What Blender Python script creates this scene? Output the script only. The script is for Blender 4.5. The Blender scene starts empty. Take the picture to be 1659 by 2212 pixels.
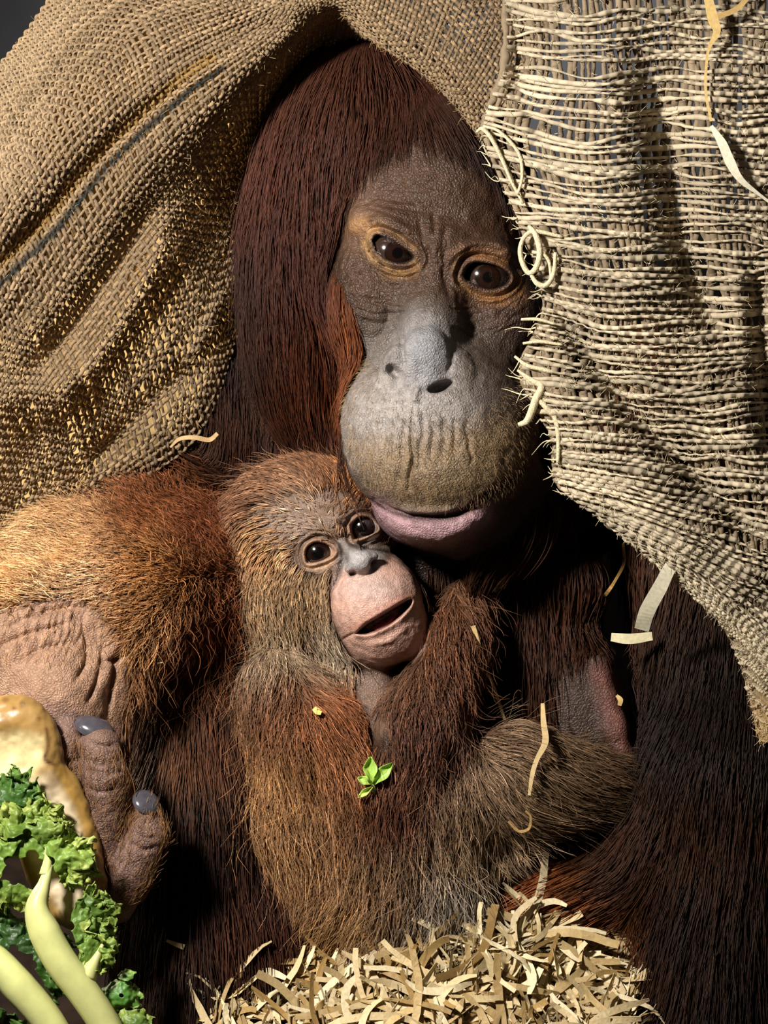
import bpy, bmesh, math, random, time
import numpy as np
from mathutils import Matrix, Vector

T0 = time.time()
random.seed(7)
RNG = np.random.default_rng(7)
SC = bpy.context.scene
COL = SC.collection

# ------------------------------------------------------------------ camera, world, lamps, exposure
IW, IH = 1659.0, 2212.0          # frame of the photograph
S = 0.00028                      # metres per photo pixel at the reference plane (the orangutans)
D = 6071.0                       # camera distance in those pixels (1.70 m)
PITCH = math.radians(22)
RIGHT = np.array([1.0, 0, 0])
UPV = np.array([0, math.sin(PITCH), math.cos(PITCH)])
BACK = np.array([0, -math.cos(PITCH), math.sin(PITCH)])
ORG = np.array([0, 0, 0.36])


def W(P):
    """measured point (x px, y px, depth towards the camera) -> metres in the room"""
    P = np.atleast_2d(np.asarray(P, float))
    s = (D - P[:, 2]) / D
    X = (P[:, 0] - IW / 2) * S * s
    Y = -(P[:, 1] - IH / 2) * S * s
    Z = P[:, 2] * S
    return X[:, None] * RIGHT + Y[:, None] * UPV + Z[:, None] * BACK + ORG


cam_d = bpy.data.cameras.new('camera')
cam = bpy.data.objects.new('camera', cam_d)
COL.objects.link(cam)
cam_d.sensor_fit = 'HORIZONTAL'
cam_d.sensor_width = 36.0
cam_d.lens = D / IW * 36.0
cam_d.clip_start = 0.05
cam_d.clip_end = 50
cam.location = Vector(ORG + BACK * D * S)
cam.rotation_euler = (math.pi / 2 - PITCH, 0, 0)
cam_d.dof.use_dof = False
SC.camera = cam

wd = bpy.data.worlds.new('world')
SC.world = wd
wd.use_nodes = True
wd.node_tree.nodes['Background'].inputs[0].default_value = (1.0, 0.92, 0.85, 1)
wd.node_tree.nodes['Background'].inputs[1].default_value = 0.03


def area(name, px, target, size, watts, color):
    l = bpy.data.lights.new(name, 'AREA')
    l.shape = 'DISK'
    l.size = size
    l.energy = watts
    l.color = color
    o = bpy.data.objects.new(name, l)
    COL.objects.link(o)
    a = Vector(W(px)[0]); b = Vector(W(target)[0])
    o.location = a
    o.rotation_euler = (b - a).to_track_quat('-Z', 'Y').to_euler()
    return o


def spot(name, px, target, radius, watts, color, angle, blend):
    l = bpy.data.lights.new(name, 'SPOT')
    l.shadow_soft_size = radius
    l.energy = watts
    l.color = color
    l.spot_size = math.radians(angle)
    l.spot_blend = blend
    o = bpy.data.objects.new(name, l)
    COL.objects.link(o)
    a = Vector(W(px)[0]); b = Vector(W(target)[0])
    o.location = a
    o.rotation_euler = (b - a).to_track_quat('-Z', 'Y').to_euler()
    return o


spot('key_lamp', (-2550, -1550, 2800), (760, 1100, 150), 0.06, 77, (1.0, 0.94, 0.87), 84, 0.8)
spot('added_back_lamp', (-1900, 200, -1500), (220, 720, -60), 0.08, 75, (1.0, 0.88, 0.66), 44, 0.6)  # added to make the gaps in the striped weave glow

vs = SC.view_settings
vs.view_transform = 'Standard'
vs.look = 'None'
vs.gamma = 1
vs.exposure = 0.0
vs.use_curve_mapping = False
SC.display_settings.display_device = 'sRGB'
try:
    SC.cycles.max_bounces = 6
    SC.cycles.diffuse_bounces = 3
    SC.cycles.glossy_bounces = 2
    SC.cycles.transmission_bounces = 3
    SC.cycles.use_denoising = True
    SC.cycles.caustics_reflective = False
    SC.cycles.caustics_refractive = False
    SC.cycles_curves.shape = 'RIBBONS'
except Exception:
    pass


# ------------------------------------------------------------------ small tools
def lin(c):
    """'#rrggbb' or (r,g,b 0-255) sRGB -> linear"""
    if isinstance(c, str):
        c = c.lstrip('#')
        c = [int(c[i:i + 2], 16) for i in (0, 2, 4)]
    c = np.asarray(c, float) / 255.0
    return np.where(c <= 0.04045, c / 12.92, ((c + 0.055) / 1.055) ** 2.4)


def tag(o, label=None, cat=None, group=None, kind=None):
    if label: o['label'] = label
    if cat: o['category'] = cat
    if group: o['group'] = group
    if kind: o['kind'] = kind
    return o


def empty(name, px):
    o = bpy.data.objects.new(name, None)
    COL.objects.link(o)
    o.empty_display_size = 0.02
    o.location = Vector(W(px)[0])
    return o


def link(name, data, parent=None, mat=None):
    o = bpy.data.objects.new(name, data)
    COL.objects.link(o)
    if mat is not None:
        data.materials.append(mat)
    if parent is not None:
        o.parent = parent
        o.matrix_parent_inverse = Matrix.Translation(-parent.location) if parent.type == 'EMPTY' else Matrix.Identity(4)
    return o


def mesh_from(name, Vw, F, cols=None, smooth=True):
    """Vw world verts Nx3, F list/array of faces"""
    me = bpy.data.meshes.new(name)
    F = [tuple(int(i) for i in f) for f in F] if not isinstance(F, np.ndarray) else F
    if isinstance(F, np.ndarray):
        n, k = F.shape
        me.vertices.add(len(Vw)); me.vertices.foreach_set('co', np.ascontiguousarray(Vw, np.float32).ravel())
        me.loops.add(n * k); me.loops.foreach_set('vertex_index', np.ascontiguousarray(F, np.int32).ravel())
        me.polygons.add(n); me.polygons.foreach_set('loop_start', np.arange(0, n * k, k, dtype=np.int32))
        me.update(calc_edges=True)
    else:
        me.from_pydata([tuple(v) for v in Vw], [], F)
    me.validate()
    if cols is not None:
        ca = me.attributes.new('Col', 'FLOAT_COLOR', 'POINT')
        c4 = np.ones((len(Vw), 4), np.float32); c4[:, :3] = cols
        ca.data.foreach_set('color', c4.ravel())
    me.polygons.foreach_set('use_smooth', np.full(len(me.polygons), bool(smooth)))
    me.update()
    return me


def vnoise(P, seed=0):
    """value noise -1..1 at points P (any scale already applied)"""
    P = np.asarray(P, float)
    i = np.floor(P).astype(np.int64); f = P - i
    f = f * f * (3 - 2 * f)
    def h(a, b, c):
        n = (a * 374761393 + b * 668265263 + c * 2147483647 + seed * 1274126177) & 0xffffffff
        n = ((n ^ (n >> 13)) * 1274126177) & 0xffffffff
        n = ((n ^ (n >> 16)) * 2246822519) & 0xffffffff
        return ((n >> 8) & 0xffff) / 32767.5 - 1
    x, y, z = i[:, 0], i[:, 1], i[:, 2]
    r = 0
    for dx in (0, 1):
        wx = f[:, 0] if dx else 1 - f[:, 0]
        for dy in (0, 1):
            wy = f[:, 1] if dy else 1 - f[:, 1]
            for dz in (0, 1):
                wz = f[:, 2] if dz else 1 - f[:, 2]
                r = r + wx * wy * wz * h(x + dx, y + dy, z + dz)
    return r


def sstep(a, b, x):
    t = np.clip((x - a) / (b - a), 0, 1)
    return t * t * (3 - 2 * t)


def poly_dist(xy, pts):
    """distance of 2D points to a polyline and the parameter 0..1 along it"""
    pts = np.asarray(pts, float)[:, :2]
    seg = np.diff(pts, axis=0); L = np.hypot(seg[:, 0], seg[:, 1]); cum = np.concatenate([[0], np.cumsum(L)])
    best = np.full(len(xy), 1e9); par = np.zeros(len(xy))
    for k in range(len(seg)):
        v = xy - pts[k]
        t = np.clip((v @ seg[k]) / max(L[k] ** 2, 1e-9), 0, 1)
        dd = np.hypot(*(v - t[:, None] * seg[k]).T)
        m = dd < best
        best = np.where(m, dd, best); par = np.where(m, (cum[k] + t * L[k]) / cum[-1], par)
    return best, par


def smooth_line(pts, n=8):
    pts = np.asarray(pts, float)
    P = np.vstack([2 * pts[0] - pts[1], pts, 2 * pts[-1] - pts[-2]])
    out = []
    for k in range(1, len(P) - 2):
        for t in np.linspace(0, 1, n, endpoint=False):
            a, b, c, d = P[k - 1], P[k], P[k + 1], P[k + 2]
            out.append(0.5 * (2 * b + (c - a) * t + (2 * a - 5 * b + 4 * c - d) * t * t + (3 * b - a - 3 * c + d) * t ** 3))
    out.append(pts[-1])
    return np.array(out)


def poly_sd(xy, poly):
    """signed 2D distance to a closed polygon, negative inside"""
    poly = np.asarray(poly, float)
    d, _ = poly_dist(xy, np.vstack([poly, poly[:1]]))
    inside = np.zeros(len(xy), bool)
    n = len(poly)
    for k in range(n):
        a, b = poly[k], poly[(k + 1) % n]
        c = (a[1] > xy[:, 1]) != (b[1] > xy[:, 1])
        with np.errstate(divide='ignore', invalid='ignore'):
            xx = (b[0] - a[0]) * (xy[:, 1] - a[1]) / (b[1] - a[1]) + a[0]
        inside ^= c & (xy[:, 0] < xx)
    return np.where(inside, -d, d)


# ------------------------------------------------------------------ sculpting: smooth blend of ellipsoids and tapered limbs
class Field:
    def __init__(self):
        self.pr = []

    def ell(self, c, r, roll=0.0, k=30.0, yaw=0.0, pitch=0.0, cut=False):
        R = (Matrix.Rotation(math.radians(roll), 3, 'Z') @ Matrix.Rotation(math.radians(yaw), 3, 'Y') @ Matrix.Rotation(math.radians(pitch), 3, 'X'))
        R = np.array(R)
        c = np.asarray(c, float); r = np.asarray(r, float)
        ext = np.sqrt(((R * r) ** 2).sum(1))
        self.pr.append(('e', c, r, R, k, c - ext, c + ext, cut))

    def cap(self, a, b, ra, rb, k=30.0, cut=False):
        a = np.asarray(a, float); b = np.asarray(b, float)
        lo = np.minimum(a - ra, b - rb); hi = np.maximum(a + ra, b + rb)
        self.pr.append(('c', a, b, ra, rb, k, lo, hi, cut))

    def limb(self, pts, radii, k=30.0, k0=None):
        for i in range(len(pts) - 1):
            self.cap(pts[i], pts[i + 1], radii[i], radii[i + 1], k if (i or k0 is None) else k0)

    def __call__(self, P, band=40.0):
        d = np.full(len(P), 400.0)
        order = np.argsort(P[:, 1])
        Y = P[order, 1]
        X = P[order, 0]; Z = P[order, 2]
        for p in self.pr:
            kind = p[0]; lo, hi, cut, k = p[-3], p[-2], p[-1], p[-4]
            lo = lo - band - k; hi = hi + band + k
            i0, i1 = np.searchsorted(Y, (lo[1], hi[1]))
            if i1 <= i0:
                continue
            x = X[i0:i1]; z = Z[i0:i1]
            idx = order[i0:i1][(x > lo[0]) & (x < hi[0]) & (z > lo[2]) & (z < hi[2])]
            if not len(idx):
                continue
            Q = P[idx]
            if kind == 'e':
                q = (Q - p[1]) @ p[3]
                q /= p[2]
                k0 = np.sqrt(np.einsum('ij,ij->i', q, q)) + 1e-9
                q /= p[2]
                k1 = np.sqrt(np.einsum('ij,ij->i', q, q)) + 1e-9
                e = k0 * (k0 - 1) / k1
            else:
                ab = p[2] - p[1]
                Q = Q - p[1]
                t = np.clip((Q @ ab) / (ab @ ab), 0, 1)
                Q -= t[:, None] * ab
                e = np.sqrt(np.einsum('ij,ij->i', Q, Q)) - (p[3] + (p[4] - p[3]) * t)
            b = d[idx]
            if cut:
                e = -e
                h = np.maximum(k - np.abs(b - e), 0) / k
                d[idx] = np.maximum(b, e) + h * h * k * 0.25
            else:
                h = np.maximum(k - np.abs(b - e), 0) / k
                d[idx] = np.minimum(b, e) - h * h * k * 0.25
        return d

    def grad(self, P, e=1.5):
        """unit gradient, its length, and the distance, from four samples"""
        g = np.zeros_like(P); v = np.zeros(len(P))
        for o in ((1, -1, -1), (-1, -1, 1), (-1, 1, -1), (1, 1, 1)):
            o = np.array(o, float)
            f = self(P + o * e)
            g += f[:, None] * o; v += f * 0.25
        g /= 4 * e
        n = np.sqrt(np.einsum('ij,ij->i', g, g)) + 1e-9
        return g / n[:, None], n, v

    def project(self, P, it=2):
        for _ in range(it):
            g, m, v = self.grad(P)
            P = P - g * np.clip(v / np.maximum(m, 0.3), -8, 8)[:, None]
        return P


def surface(F, lo, hi, h):
    lo = np.asarray(lo, float); hi = np.asarray(hi, float)
    B = 4
    nb = np.ceil((hi - lo) / (h * B)).astype(int)
    n = nb * B + 1
    H = h * B
    ci = np.stack(np.meshgrid(*[np.arange(k) for k in nb], indexing='ij'), -1).reshape(-1, 3)
    cc = lo + (ci + 0.5) * H
    v = F(cc, band=H * 3)
    act = ci[np.abs(v) < H * 1.9]
    V = np.full(n, 50.0, np.float32)
    # sign for far inside
    Vc = (v.reshape(nb) < 0)
    V[:-1, :-1, :-1] = np.where(np.repeat(np.repeat(np.repeat(Vc, B, 0), B, 1), B, 2), -50.0, 50.0)
    off = np.stack(np.meshgrid(*[np.arange(B + 1)] * 3, indexing='ij'), -1).reshape(-1, 3)
    gi = (act[:, None, :] * B + off[None]).reshape(-1, 3)
    flat = np.unique(np.ravel_multi_index(gi.T, n))
    gi = np.stack(np.unravel_index(flat, n), -1)
    for s in range(0, len(gi), 600000):
        g = gi[s:s + 600000]
        V[g[:, 0], g[:, 1], g[:, 2]] = F(lo + g * h)
    neg = V < 0
    # cells with a sign change
    c = np.zeros(n - 1, np.int8)
    for dx in (0, 1):
        for dy in (0, 1):
            for dz in (0, 1):
                c += neg[dx:n[0] - 1 + dx, dy:n[1] - 1 + dy, dz:n[2] - 1 + dz]
    cells = np.argwhere((c > 0) & (c < 8))
    ids = np.full(n - 1, -1, np.int64)
    ids[cells[:, 0], cells[:, 1], cells[:, 2]] = np.arange(len(cells))
    acc = np.zeros((len(cells), 3)); cnt = np.zeros(len(cells))
    for ax in range(3):
        o1, o2 = [a for a in range(3) if a != ax]
        for u in (0, 1):
            for w in (0, 1):
                a = cells.copy(); a[:, o1] += u; a[:, o2] += w
                b = a.copy(); b[:, ax] += 1
                va = V[a[:, 0], a[:, 1], a[:, 2]]; vb = V[b[:, 0], b[:, 1], b[:, 2]]
                m = (va < 0) != (vb < 0)
                t = va / np.where(m, va - vb, 1)
                p = a.astype(float); p[:, ax] += t
                acc[m] += p[m]; cnt[m] += 1
    P = lo + acc / np.maximum(cnt, 1)[:, None] * h
    quads = []
    for ax in range(3):
        o1, o2 = [(1, 2), (2, 0), (0, 1)][ax]
        sl0 = [slice(None)] * 3; sl1 = [slice(None)] * 3
        sl0[ax] = slice(0, -1); sl1[ax] = slice(1, None)
        ch = neg[tuple(sl0)] != neg[tuple(sl1)]
        e = np.argwhere(ch)
        ok = (e[:, o1] > 0) & (e[:, o2] > 0) & (e[:, o1] < n[o1] - 1) & (e[:, o2] < n[o2] - 1)
        e = e[ok]
        ng = neg[e[:, 0], e[:, 1], e[:, 2]]
        def cid(du, dv):
            q = e.copy(); q[:, o1] -= du; q[:, o2] -= dv
            return ids[q[:, 0], q[:, 1], q[:, 2]]
        q = np.stack([cid(1, 1), cid(0, 1), cid(0, 0), cid(1, 0)], -1)
        q[ng] = q[ng][:, ::-1]
        q = q[(q >= 0).all(1)]
        quads.append(q)
    return P, np.vstack(quads)


def refine(P, Q, pred, times=1):
    """split the faces where pred(points) holds"""
    me = bpy.data.meshes.new('tmp')
    me.from_pydata(P.tolist(), [], Q.tolist())
    bm = bmesh.new(); bm.from_mesh(me)
    for t in range(times):
        co = np.array([v.co for v in bm.verts])
        m = pred(co, t)
        ed = [e for e in bm.edges if m[e.verts[0].index] and m[e.verts[1].index]]
        bmesh.ops.subdivide_edges(bm, edges=ed, cuts=1, use_grid_fill=True)
        bm.verts.index_update()
    co = np.array([v.co for v in bm.verts])
    bmesh.ops.triangulate(bm, faces=[f for f in bm.faces if len(f.verts) != 4])
    bm.verts.index_update()
    co = np.array([v.co for v in bm.verts])
    fs = [[v.index for v in f.verts] for f in bm.faces]
    bm.free(); bpy.data.meshes.remove(me)
    return co, fs


def vert_normals(P, F):
    N = np.zeros_like(P)
    q = np.array([f for f in F if len(f) == 4], np.int64).reshape(-1, 4)
    t = np.array([f for f in F if len(f) == 3], np.int64).reshape(-1, 3)
    for arr, a, b, c, d in ((q, 0, 2, 1, 3), (t, 0, 1, 0, 2)):
        if len(arr):
            n = np.cross(P[arr[:, b]] - P[arr[:, a]], P[arr[:, d]] - P[arr[:, c]])
            for k in range(arr.shape[1]):
                np.add.at(N, arr[:, k], n)
    return N / (np.linalg.norm(N, axis=1, keepdims=True) + 1e-9)


class Skin:
    """a sculpted surface with brush strokes and painted pigment"""
    def __init__(self, P, F, field):
        self.P, self.F, self.f = P, F, field
        self.N, _, _ = field.grad(P)
        self.C = np.zeros((len(P), 3))

    def front(self, dmin=-1e9, nz=-0.1):
        return (self.N[:, 2] > nz) & (self.P[:, 2] > dmin)

    def stroke(self, pts, width, amp, dmin=-1e9, taper=True, prof='g', along=None):
        pts = smooth_line(pts, 5) if len(pts) > 2 else np.asarray(pts, float)
        m = self.front(dmin)
        lo = pts.min(0)[:2] - width * 3; hi = pts.max(0)[:2] + width * 3
        m &= (self.P[:, :2] > lo).all(1) & (self.P[:, :2] < hi).all(1)
        i = np.nonzero(m)[0]
        if not len(i): return
        d, t = poly_dist(self.P[i, :2], pts)
        w = np.exp(-(d / width) ** 2) if prof == 'g' else np.clip(1 - d / width, 0, 1)
        if taper: w = w * np.clip(np.minimum(t, 1 - t) * 5, 0.15, 1)
        v = self.N[i] if along is None else np.asarray(along, float)
        self.P[i] += (w * amp)[:, None] * v

    def paint(self, c, blobs=None, line=None, width=10, a=1.0, poly=None, soft=20, dmin=-1e9, grit=0.35):
        c = lin(c)
        ext = []
        for (x, y, rx, ry) in blobs or ():
            ext += [(x - 2 * rx, y - 2 * ry), (x + 2 * rx, y + 2 * ry)]
        if line is not None:
            L = smooth_line(line, 5) if len(line) > 2 else np.asarray(line, float)
            ext += [L.min(0)[:2] - 3 * width, L.max(0)[:2] + 3 * width]
        if poly is not None:
            ext += [np.min(poly, 0) - soft, np.max(poly, 0) + soft]
        lo = np.min(ext, 0); hi = np.max(ext, 0)
        x = self.P[:, 0]; y = self.P[:, 1]
        i = np.nonzero(self.front(dmin, nz=-0.6) & (x > lo[0]) & (x < hi[0]) & (y > lo[1]) & (y < hi[1]))[0]
        if not len(i): return
        xy = self.P[i, :2]
        w = np.zeros(len(i))
        for (bx, by, rx, ry) in blobs or ():
            q = ((xy[:, 0] - bx) / rx) ** 2 + ((xy[:, 1] - by) / ry) ** 2
            w = np.maximum(w, np.exp(-q ** 1.5))
        if line is not None:
            d, _ = poly_dist(xy, L)
            w = np.maximum(w, np.exp(-(d / width) ** 2))
        if poly is not None:
            w = np.maximum(w, sstep(soft, -soft, poly_sd(xy, poly)))
        w = w * (1 + grit * (vnoise(self.P[i] / 16.0, 12) * 0.7 + vnoise(self.P[i] / 6.0, 13) * 0.5))
        self.C[i] += np.clip(w * a, 0, 1)[:, None] * (c - self.C[i])

    def eye(self, poly, depth, lid, lid_w, crease=4.0, dmin=-1e9):
        """cut an almond opening with rolled lids; returns centre, rim depth"""
        poly = smooth_line(np.vstack([poly, poly[:1]]), 5)[:-1]
        c = poly.mean(0)
        m = self.front(dmin) & (np.abs(self.P[:, :2] - c) < 140).all(1)
        i = np.nonzero(m)[0]
        sd = poly_sd(self.P[i, :2], poly)
        near = np.abs(sd) < 6
        rim = float(np.median(self.P[i][near][:, 2])) if near.any() else float(np.median(self.P[i][:, 2]))
        # flatten the opening's edge towards the rim depth so both corners meet the ball
        w = sstep(26, 2, sd)
        self.P[i, 2] += w * (rim - self.P[i, 2]) * 0.55
        up = lid * np.exp(-((sd - lid_w) / (lid_w * 0.75)) ** 2) - crease * np.exp(-((sd - lid_w * 2.5) / (lid_w * 0.6)) ** 2) \
            + crease * 0.7 * np.exp(-((sd - lid_w * 3.6) / (lid_w * 0.7)) ** 2) - crease * 0.5 * np.exp(-((sd - lid_w * 4.7) / (lid_w * 0.7)) ** 2)
        up = np.where(sd > 0, up, up[0] * 0 + lid * np.exp(-1.78))
        self.P[i, 2] += up - depth * sstep(2.0, -4.0, sd)
        return c, rim

    def depth(self, x, y, r=9.0):
        m = (np.abs(self.P[:, 0] - x) < r) & (np.abs(self.P[:, 1] - y) < r)
        return float(self.P[m, 2].max()) if m.any() else 0.0

    def mesh(self, name):
        Vw = W(self.P)
        return mesh_from(name, Vw, [f for f in self.F], self.C)


# ------------------------------------------------------------------ materials
def mat_new(name):
    m = bpy.data.materials.new(name)
    m.use_nodes = True
    nt = m.node_tree
    return m, nt, nt.nodes['Principled BSDF']


def N_(nt, t, **kw):
    n = nt.nodes.new(t)
    for k, v in kw.items():
        setattr(n, k, v)
    return n


def mat_skin(name, rough=0.5, bump=0.35, scale=900.0, sss=0.05, aniso=(1, 1, 1), mott=0.25):
    m, nt, b = mat_new(name)
    at = N_(nt, 'ShaderNodeAttribute', attribute_name='Col')
    tc = N_(nt, 'ShaderNodeTexCoord')
    mp = N_(nt, 'ShaderNodeMapping'); mp.inputs['Scale'].default_value = aniso
    nt.links.new(tc.outputs['Object'], mp.inputs[0])
    n1 = N_(nt, 'ShaderNodeTexNoise'); n1.inputs['Scale'].default_value = scale * 0.25; n1.inputs['Detail'].default_value = 6
    v1 = N_(nt, 'ShaderNodeTexVoronoi', feature='DISTANCE_TO_EDGE'); v1.inputs['Scale'].default_value = scale * 0.55
    n2 = N_(nt, 'ShaderNodeTexNoise'); n2.inputs['Scale'].default_value = scale; n2.inputs['Detail'].default_value = 4
    for n in (n1, v1, n2):
        nt.links.new(mp.outputs[0], n.inputs['Vector'])
    hue = N_(nt, 'ShaderNodeMix', data_type='RGBA', blend_type='MULTIPLY')
    hue.inputs[0].default_value = mott
    rp = N_(nt, 'ShaderNodeValToRGB')
    rp.color_ramp.elements[0].position = 0.35; rp.color_ramp.elements[0].color = (0.25, 0.22, 0.2, 1)
    rp.color_ramp.elements[1].position = 0.62; rp.color_ramp.elements[1].color = (1.25, 1.2, 1.15, 1)
    nt.links.new(n1.outputs[0], rp.inputs[0])
    nt.links.new(at.outputs['Color'], hue.inputs[6]); nt.links.new(rp.outputs[0], hue.inputs[7])
    nt.links.new(hue.outputs[2], b.inputs['Base Color'])
    ad = N_(nt, 'ShaderNodeMath', operation='MULTIPLY_ADD')
    mn = N_(nt, 'ShaderNodeMath', operation='MINIMUM'); mn.inputs[1].default_value = 0.25
    nt.links.new(v1.outputs['Distance'], mn.inputs[0])
    nt.links.new(mn.outputs[0], ad.inputs[0]); ad.inputs[1].default_value = 2.0
    nt.links.new(n2.outputs[0], ad.inputs[2])
    bp = N_(nt, 'ShaderNodeBump'); bp.inputs['Strength'].default_value = bump; bp.inputs['Distance'].default_value = 0.0008
    nt.links.new(ad.outputs[0], bp.inputs['Height'])
    nt.links.new(bp.outputs[0], b.inputs['Normal'])
    b.inputs['Roughness'].default_value = rough
    b.inputs['Specular IOR Level'].default_value = 0.45
    if sss:
        b.inputs['Subsurface Weight'].default_value = sss
        b.inputs['Subsurface Radius'].default_value = (0.004, 0.002, 0.001)
        b.inputs['Subsurface Scale'].default_value = 1.0
    return m


def mat_hair(name, rough=0.5, spec=0.14, trans=0.0):
    m, nt, b = mat_new(name)
    at = N_(nt, 'ShaderNodeAttribute', attribute_name='Col')
    nt.links.new(at.outputs['Color'], b.inputs['Base Color'])
    b.inputs['Roughness'].default_value = rough
    b.inputs['Specular IOR Level'].default_value = spec
    return m


def mat_plain(name, color, rough=0.6, spec=0.4, noise=0.0, scale=200.0, bump=0.0, coat=0.0, attr=False):
    m, nt, b = mat_new(name)
    b.inputs['Base Color'].default_value = (*lin(color), 1)
    b.inputs['Roughness'].default_value = rough
    b.inputs['Specular IOR Level'].default_value = spec
    b.inputs['Coat Weight'].default_value = coat
    b.inputs['Coat Roughness'].default_value = 0.05
    tc = N_(nt, 'ShaderNodeTexCoord')
    n = N_(nt, 'ShaderNodeTexNoise'); n.inputs['Scale'].default_value = scale; n.inputs['Detail'].default_value = 6
    nt.links.new(tc.outputs['Object'], n.inputs['Vector'])
    mx = N_(nt, 'ShaderNodeMix', data_type='RGBA', blend_type='MULTIPLY'); mx.inputs[0].default_value = noise
    rp = N_(nt, 'ShaderNodeValToRGB')
    rp.color_ramp.elements[0].position = 0.3; rp.color_ramp.elements[0].color = (0.3, 0.28, 0.25, 1)
    rp.color_ramp.elements[1].position = 0.65; rp.color_ramp.elements[1].color = (1.2, 1.2, 1.2, 1)
    nt.links.new(n.outputs[0], rp.inputs[0]); nt.links.new(rp.outputs[0], mx.inputs[7])
    if attr:
        at = N_(nt, 'ShaderNodeAttribute', attribute_name='Col')
        nt.links.new(at.outputs['Color'], mx.inputs[6])
    else:
        mx.inputs[6].default_value = (*lin(color), 1)
    nt.links.new(mx.outputs[2], b.inputs['Base Color'])
    if bump:
        bp = N_(nt, 'ShaderNodeBump'); bp.inputs['Strength'].default_value = bump; bp.inputs['Distance'].default_value = 0.001
        nt.links.new(n.outputs[0], bp.inputs['Height']); nt.links.new(bp.outputs[0], b.inputs['Normal'])
    return m


# ------------------------------------------------------------------ the enclosure
M_wall = mat_plain('painted wall', '#8c9099', 0.7, 0.3, 0.4, 6.0)
M_floor = mat_plain('packed dirt and bark', '#2c2018', 0.9, 0.2, 0.7, 60.0, 0.6)


def slab(name, lo, hi, mat):
    lo = np.array(lo, float); hi = np.array(hi, float)
    v = [[(lo, hi)[i][0], (lo, hi)[j][1], (lo, hi)[k][2]] for i in (0, 1) for j in (0, 1) for k in (0, 1)]
    f = [(0, 1, 3, 2), (4, 6, 7, 5), (0, 4, 5, 1), (2, 3, 7, 6), (0, 2, 6, 4), (1, 5, 7, 3)]
    o = link(name, mesh_from(name, np.array(v), f, smooth=False), None, mat)
    o['kind'] = 'structure'
    return o


slab('floor', (-1.6, -0.9, -0.06), (1.6, 0.95, 0.07), M_floor)
slab('wall_back', (-1.6, 0.95, 0.0), (1.6, 1.05, 1.8), M_wall)

# ------------------------------------------------------------------ mother: one continuous body
MF = Field()
# skull, brow, middle of the face
MF.ell((930, 455, -15), (214, 280, 222), roll=6, k=40)
MF.ell((668, 500, -90), (120, 400, 150), roll=4, k=60)           # bulk of the hanging head hair
MF.ell((780, 300, -60), (150, 220, 160), roll=12, k=60)
MF.ell((935, 610, 95), (200, 190, 130), roll=8, k=60)
MF.limb([(785, 476, 150), (850, 494, 192), (950, 535, 203), (1070, 552, 185)], [26, 34, 34, 34], k=44)
MF.ell((800, 660, 120), (72, 120, 80), roll=-12, k=50)          # cheek
MF.ell((1080, 700, 120), (90, 120, 90), roll=15, k=50)
# muzzle
MF.ell((950, 925, 190), (214, 195, 195), roll=8, k=70)
MF.ell((945, 1010, 215), (178, 118, 165), roll=10, k=60)        # upper lip shield
MF.ell((948, 1108, 190), (140, 76, 150), roll=8, k=22)          # lower lip
MF.ell((1010, 1080, 90), (190, 130, 170), roll=0, k=60)         # jaw
MF.limb([(945, 590, 180), (930, 690, 235), (917, 760, 300)], [34, 44, 44], k=60)   # nose bridge
MF.ell((917, 768, 322), (54, 60, 42), roll=5, k=16)             # nose bulb
MF.ell((848, 784, 308), (32, 38, 26), roll=35, k=26)             # wings
MF.ell((990, 800, 300), (34, 36, 26), roll=-25, k=26)
MF.ell((850, 803, 332), (17, 9, 26), roll=38, k=14, cut=True)   # nostrils
MF.ell((948, 838, 338), (32, 12, 30), roll=-22, k=18, cut=True)
# neck, trunk
MF.limb([(930, 700, -180), (900, 1250, -370), (870, 1900, -340)], [230, 360, 420], k=80)
# shoulders under the cloth
MF.limb([(900, 950, -380), (380, 940, -430), (190, 1270, -240)], [220, 140, 130], k=80)
MF.limb([(950, 1000, -330), (1480, 900, -190), (1560, 1400, -60)], [230, 190, 150], k=80)
MF.ell((520, 780, -340), (140, 190, 100), k=60)
# arm on the left of the picture: forearm, creased wrist, hand that holds the food
MF.limb([(150, 1240, -120), (400, 1265, -10), (285, 1290, 135), (60, 1375, 185)], [145, 130, 130, 126], k=70)
MF.ell((425, 1320, -60), (128, 245, 115), roll=-4, k=60)
MF.limb([(60, 1370, 190), (110, 1500, 240), (190, 1760, 240), (215, 1900, 250)], [125, 105, 95, 78], k=60)
MF.limb([(270, 1330, 215), (205, 1450, 255), (150, 1560, 270)], [48, 34, 50], k=36)
MF.limb([(290, 1380, 190), (243, 1500, 225), (225, 1600, 230)], [50, 34, 45], k=36)
# fingers: knuckle low, tip with the nail on top
MF.limb([(205, 1800, 300), (150, 1690, 335), (140, 1610, 345), (148, 1572, 338)], [40, 38, 36, 24], k=12, k0=30)
MF.limb([(240, 1890, 310), (222, 1780, 350), (226, 1680, 362), (216, 1615, 355), (205, 1588, 335)], [48, 46, 50, 44, 26], k=5, k0=24)
MF.limb([(252, 1955, 320), (284, 1885, 358), (318, 1805, 366), (318, 1755, 350)], [40, 47, 44, 28], k=5, k0=20)
MF.limb([(245, 1950, 330), (262, 1925, 345), (290, 1880, 350)], [30, 34, 36], k=8, k0=20)
# belly side / thigh behind the infant
MF.limb([(430, 1480, -60), (420, 1800, 10), (430, 2350, 90)], [150, 160, 175], k=80)
MF.limb([(620, 1750, -120), (560, 2050, 0), (620, 2330, 60)], [150, 150, 150], k=80)
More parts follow.
